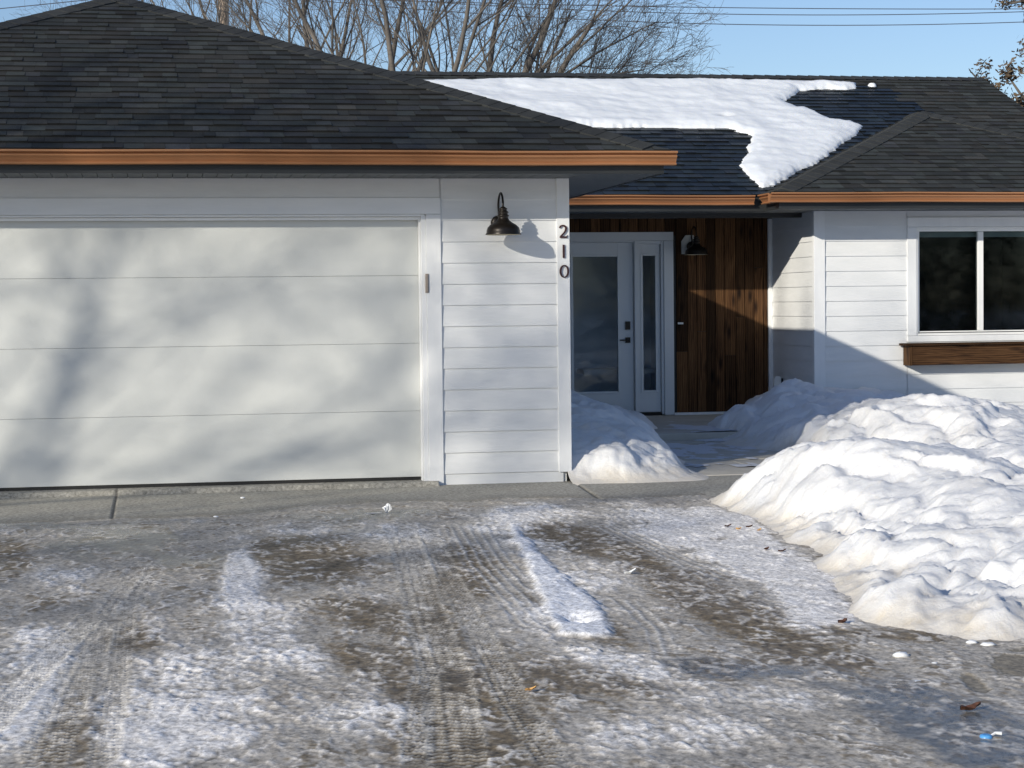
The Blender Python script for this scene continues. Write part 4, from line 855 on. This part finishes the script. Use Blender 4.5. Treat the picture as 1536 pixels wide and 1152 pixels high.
def tree(px, Y, base_r, limbs, label, seed, depth=4, fork=4.3, kids=(4, 5), group='bare trees behind the house', name='bare_tree', spread=.5, minr=.0035, lean=0, up=.10):
    c = at(px, 140, Y); rg = random.Random(seed); X0 = c[0]
    t = empty(name, (X0, Y, -.3), label, 'tree', group); fork = fork-1.1
    w = MB(); top = Vector((X0+lean, Y, fork)); w.tube([(X0-.1, Y, -.3), (X0+.03, Y, fork*.4), (X0-.02+lean*.5, Y, fork*.75), top], [base_r*1.25, base_r, base_r*.92, base_r*.85], 12); w.build('trunk', M['bark'], t, smooth=True)
    w = MB()
    for (ang, yaw_, ln, rr) in limbs:
        a = math.radians(ang); d = Vector((math.sin(a), math.sin(math.radians(yaw_))*.6, math.cos(a)))
        grow(w, rg, top-Vector((0, 0, rg.uniform(0, .35))), d, ln, rr*.82, depth, spread, up, 8, kids, minr)
    w.build('crown', M['bark'], t, smooth=True)
    return t
tree(712, 33, .24, [(-14, 10, 4.2, .09), (6, -20, 4.2, .10), (24, 15, 4.0, .13), (40, -10, 3.6, .13), (50, 20, 3.3, .11), (57, -15, 3.0, .09), (-30, 0, 3.4, .07), (62, 30, 2.7, .07), (33, 35, 3.6, .10)], 'densest bare tree, its branches fanning right above the snowy roof', 11, depth=4, fork=4.45, kids=(4, 6), up=.02)
tree(618, 30, .17, [(-6, 5, 5, .085), (5, -20, 5, .075), (14, 15, 4.5, .07), (-20, 10, 3.5, .05), (28, 0, 3.4, .045)], 'upright bare tree rising where the garage roof slope meets the main ridge', 12, depth=4, fork=4.1)
tree(545, 36, .16, [(-14, 10, 4.6, .10), (8, -10, 5, .10), (20, 0, 4.6, .08), (-30, 20, 4, .06), (2, 40, 4, .06)], 'bare tree whose stems form a narrow V above the garage roof', 13, depth=4, fork=4.8)
tree(468, 38, .15, [(-22, 10, 5, .09), (-6, -10, 5, .09), (12, 0, 5, .08), (24, 15, 4.4, .07), (-40, 0, 4, .06)], 'bare tree with leaning stems between the utility pole and the V-shaped tree', 14, depth=4, fork=4.9)
tree(395, 42, .15, [(-35, 10, 5, .08), (-15, -10, 5, .08), (5, 20, 5, .08), (22, 0, 4.6, .07), (-50, 10, 4.6, .06)], 'bare tree just right of the wooden utility pole with branches crossing behind it', 15, depth=4, fork=5.3)
tree(285, 46, .14, [(-40, 10, 4.5, .06), (-20, 0, 4.4, .06), (15, 0, 4.4, .06), (35, 0, 4.2, .05)], 'thin bare tree left of the utility pole near the garage peak', 16, depth=3, fork=5.8)
tree(955, 34, .07, [(-30, 10, 1.5, .025), (-10, 0, 1.7, .03), (8, 10, 1.7, .03), (24, 0, 1.6, .028), (42, 0, 1.4, .02), (-48, 0, 1.4, .02)], 'small fine-twigged bare shrub showing just above the ridge right of the densest tree', 17, depth=3, fork=4.4, kids=(4, 6))

# oak with dry leaves right of the house
def oak():
    Y = 31; rg = random.Random(5); c = at(1640, 200, Y)
    t = empty('oak_tree', (c[0], Y, -.3), 'tree with clumps of dry brown leaves beyond the right end of the roof', 'tree')
    w = MB(); w.tube([(c[0], Y, -.3), (c[0]+.05, Y, 2), (c[0], Y, 4.2), (c[0]+.1, Y, 7)], [.26, .22, .18, .10], 12); w.build('trunk', M['bark'], t, smooth=True)
    w = MB(); lf = MB()
    ends = [[(1640, 330), (1560, 200), (1510, 160), (1480, 135), (1457, 108)], [(1640, 330), (1570, 180), (1530, 140), (1508, 108)], [(1640, 250), (1590, 190), (1550, 172), (1500, 150)], [(1650, 100), (1590, 20), (1540, 0), (1503, 8)], [(1650, 200), (1600, 150), (1565, 110), (1535, 72)], [(1640, 300), (1560, 215), (1532, 195), (1500, 165)], [(1640, 60), (1620, -80), (1560, -140)], [(1650, 150), (1750, 50), (1800, 0)], [(1650, 250), (1740, 200), (1820, 180)]]
    for e in ends:
        yo = rg.uniform(-.8, .8); pts = [Vector(at(px, py, Y+yo*i/len(e))) for i, (px, py) in enumerate(e)]
        w.tube(pts, [.05*(1-.82*i/(len(pts)-1))+.004 for i in range(len(pts))], 6)
        for i in range(1, len(pts)):
            a, b = pts[i-1], pts[i]
            for k in range(4):
                q = a.lerp(b, rg.random()); dd = Vector((rg.uniform(-1, .3), rg.uniform(-1, 1), rg.uniform(-.3, 1))).normalized(); ln = rg.uniform(.12, .34)
                w.tube([q, q+dd*ln*.5+Vector((0, 0, .02)), q+dd*ln], [.008, .006, .003], 4)
                for _ in range(rg.randint(34, 55)):
                    cc = q+dd*ln*rg.uniform(.4, 1.1)+Vector((rg.gauss(0, .07), rg.gauss(0, .07), rg.gauss(0, .07))); s = rg.uniform(.035, .065)
                    u_ = Vector((rg.gauss(0, 1), rg.gauss(0, 1), rg.gauss(0, 1))).normalized(); v_ = u_.orthogonal().normalized()*.55
                    lf.add([cc-u_*s, cc-u_*s*.3+v_*s*.8, cc+u_*s*.1+v_*s*.4, cc+u_*s*.4+v_*s*.9, cc+u_*s, cc+u_*s*.3-v_*s*.9, cc-u_*s*.2-v_*s*.5], [(0, 1, 2, 3, 4, 5, 6)])
    w.build('crown', M['bark'], t, smooth=True); lf.build('leaves', M['dryleaf'], t)
oak()

# utility pole and wires
c = at(335.5, 20, 50); px_ = c[0]
up_ = empty('utility_pole', (px_, 50, -.3), 'weathered wooden utility pole rising behind the garage roof', 'utility pole')
w = MB(); w.tube([(px_, 50, -.3), (px_, 50, 5), (px_, 50, 9.9)], [.16, .14, .125], 14); w.build('pole', M['pole'], up_, smooth=True)
w = MB(); w.box(px_-1.1, px_+1.1, 49.78, 49.87, 9.35, 9.47); w.build('crossarm', M['pole'], up_)
def wire(pxs, label):
    pts = []
    P_ = np.array(pxs, float); co = np.polyfit(P_[:, 0], P_[:, 1], 2)
    for px in np.linspace(335, 2150, 40): pts.append(at(px, np.polyval(co, px), 50))
    w = MB(); w.tube(pts, .012, 5); tag(w.build('overhead_wire', M['wire'], loc=tuple(pts[0])), label, 'wire', 'overhead wires right of the trees')
wire([(953, 9.5), (1243, 13), (1503, 13.5)], 'highest of the three overhead wires crossing the sky at right')
wire([(953, 18), (1243, 22.5), (1508, 18.5)], 'middle overhead wire of the three crossing the sky at right')
wire([(953, 32.5), (1243, 38), (1536, 33)], 'lowest overhead wire crossing the sky at right')
def wire_l(a, b, label):
    pts = [at(a[0]+(b[0]-a[0])*t, a[1]+(b[1]-a[1])*t+6*t*(1-t)*4, 50) for t in np.linspace(0, 1, 16)]; w = MB(); w.tube(pts, .012, 5); tag(w.build('overhead_wire', M['wire'], loc=tuple(pts[0])), label, 'wire', 'overhead wires left of the pole')
wire_l((-700, 35), (335, -45), 'upper overhead wire at the top left corner'); wire_l((-700, 70), (335, -22), 'lower overhead wire passing above the garage roof at top left')

# ---- surroundings behind the camera (they throw the branch shadows and fill the window reflections)
def yard_tree(x, y, seed, label, h=6, dp=4, kids=(4, 6), limbs=8, r=.2, minr=.006):
    rg = random.Random(seed); t = empty('bare_tree', (x, y, -.3), label, 'tree', 'bare trees across the street')
    w = MB(); w.tube([(x, y, -.3), (x+.05, y, h*.5), (x, y, h)], [r*1.2, r, r*.8], 12); w.build('trunk', M['bark'], t, smooth=True); w = MB()
    for k in range(limbs):
        a = 2*math.pi*k/limbs+rg.uniform(-.3, .3); el = rg.uniform(.25, 1.3); grow(w, rg, (x, y, h-rg.uniform(0, 1.2)), (math.cos(a)*math.cos(el), math.sin(a)*math.cos(el), math.sin(el)), rg.uniform(3.5, 5), r*.27, dp, .55, .08, 6, kids, minr)
    w.build('crown', M['bark'], t, smooth=True); return t
TOSUN = Vector((-1, -.865, .45))
t_ = Vector((-1.9, 15, 1.9))+TOSUN*14
yard_tree(t_.x, t_.y, 21, 'big bare tree left of the driveway outside the picture', h=t_.z-2.6, dp=4, kids=(4, 5), limbs=10, r=.24, minr=.0065)
t_ = Vector((-1.2, 10.0, .0))+TOSUN*22
yard_tree(t_.x-1.5, t_.y+1, 22, 'second bare tree left of the street outside the picture', h=t_.z-4, dp=4, kids=(3, 5), limbs=8, r=.22, minr=.010)
def conifer():
    rg = random.Random(9); t = empty('spruce_tree', (0, 0, 0), 'dark spruce across the street', 'tree', 'spruces across the street'); w = MB(); w.tube([(0, 0, 0), (0, 0, 9)], [.2, .03], 8); w.build('trunk', M['bark'], t); w = MB()
    for i in range(5200):
        z = rg.uniform(.6, 9.8); R_ = (10-z)*.27*math.sqrt(rg.random())*rg.uniform(.75, 1.1); a = rg.uniform(0, 2*math.pi); c = Vector((R_*math.cos(a), R_*math.sin(a), z-R_*.3)); o_ = Vector((math.cos(a), math.sin(a), -.35)); s_ = Vector((-math.sin(a), math.cos(a), rg.uniform(-.3, .3)))
        w.add([c-s_*.10, c+o_*.32, c+s_*.10], [(0, 1, 2)])
    w.build('crown', M['needle'], t); return t
proto = conifer(); spots = [(9, -27, 1.0), (13, -29, 1.2), (17.5, -26, 1.1), (22, -28, 1.3), (26.5, -26, 1.1), (31, -29, 1.25), (4.5, -30, 1.05)]
for i, (x, y, s) in enumerate(spots):
    if i == 0: t = proto
    else:
        t = proto.copy(); COL.objects.link(t)
        for ch in proto.children: q = ch.copy(); COL.objects.link(q); q.parent = t
    t.location = (x, y, -.3); t.scale = (s, s, s); t.rotation_euler = (0, 0, i*1.3)
    t['label'] = 'dark spruce across the street, outside the picture behind the viewer'
yard_tree(-6, -12, 23, 'bare tree on the near side of the street behind the viewer', h=3.4, dp=3, limbs=7, r=.16, minr=.008)

# ------------------------------------------------------------------ light
elev = math.atan(.45/math.hypot(1, .865))
sun = bpy.data.lights.new('sun', 'SUN'); sun.energy = 4.4; sun.angle = math.radians(.55); sun.color = (1.0, .93, .80)
so = bpy.data.objects.new('sun', sun); COL.objects.link(so); so.rotation_euler = (-TOSUN).to_track_quat('-Z', 'Y').to_euler()
W = bpy.data.worlds.new("World"); S.world = W; W.use_nodes = True; nt = W.node_tree
sky = nt.nodes.new("ShaderNodeTexSky"); sky.sky_type = 'NISHITA'; sky.sun_disc = False; sky.sun_elevation = elev
sky.sun_rotation = math.atan2(TOSUN.x, TOSUN.y); sky.air_density = 1.0; sky.dust_density = .4; sky.ozone_density = 1.5
tint = nt.nodes.new('ShaderNodeVectorMath'); tint.operation = 'MULTIPLY'; tint.inputs[1].default_value = (.94, 1.03, 1.26)
nt.links.new(sky.outputs[0], tint.inputs[0]); nt.links.new(tint.outputs[0], nt.nodes["Background"].inputs[0]); nt.nodes["Background"].inputs[1].default_value = .093
S.view_settings.view_transform = 'Standard'; S.view_settings.look = 'None'; S.view_settings.exposure = .12; S.view_settings.gamma = 1
S.render.engine = 'CYCLES'; S.cycles.max_bounces = 6; S.cycles.transparent_max_bounces = 8
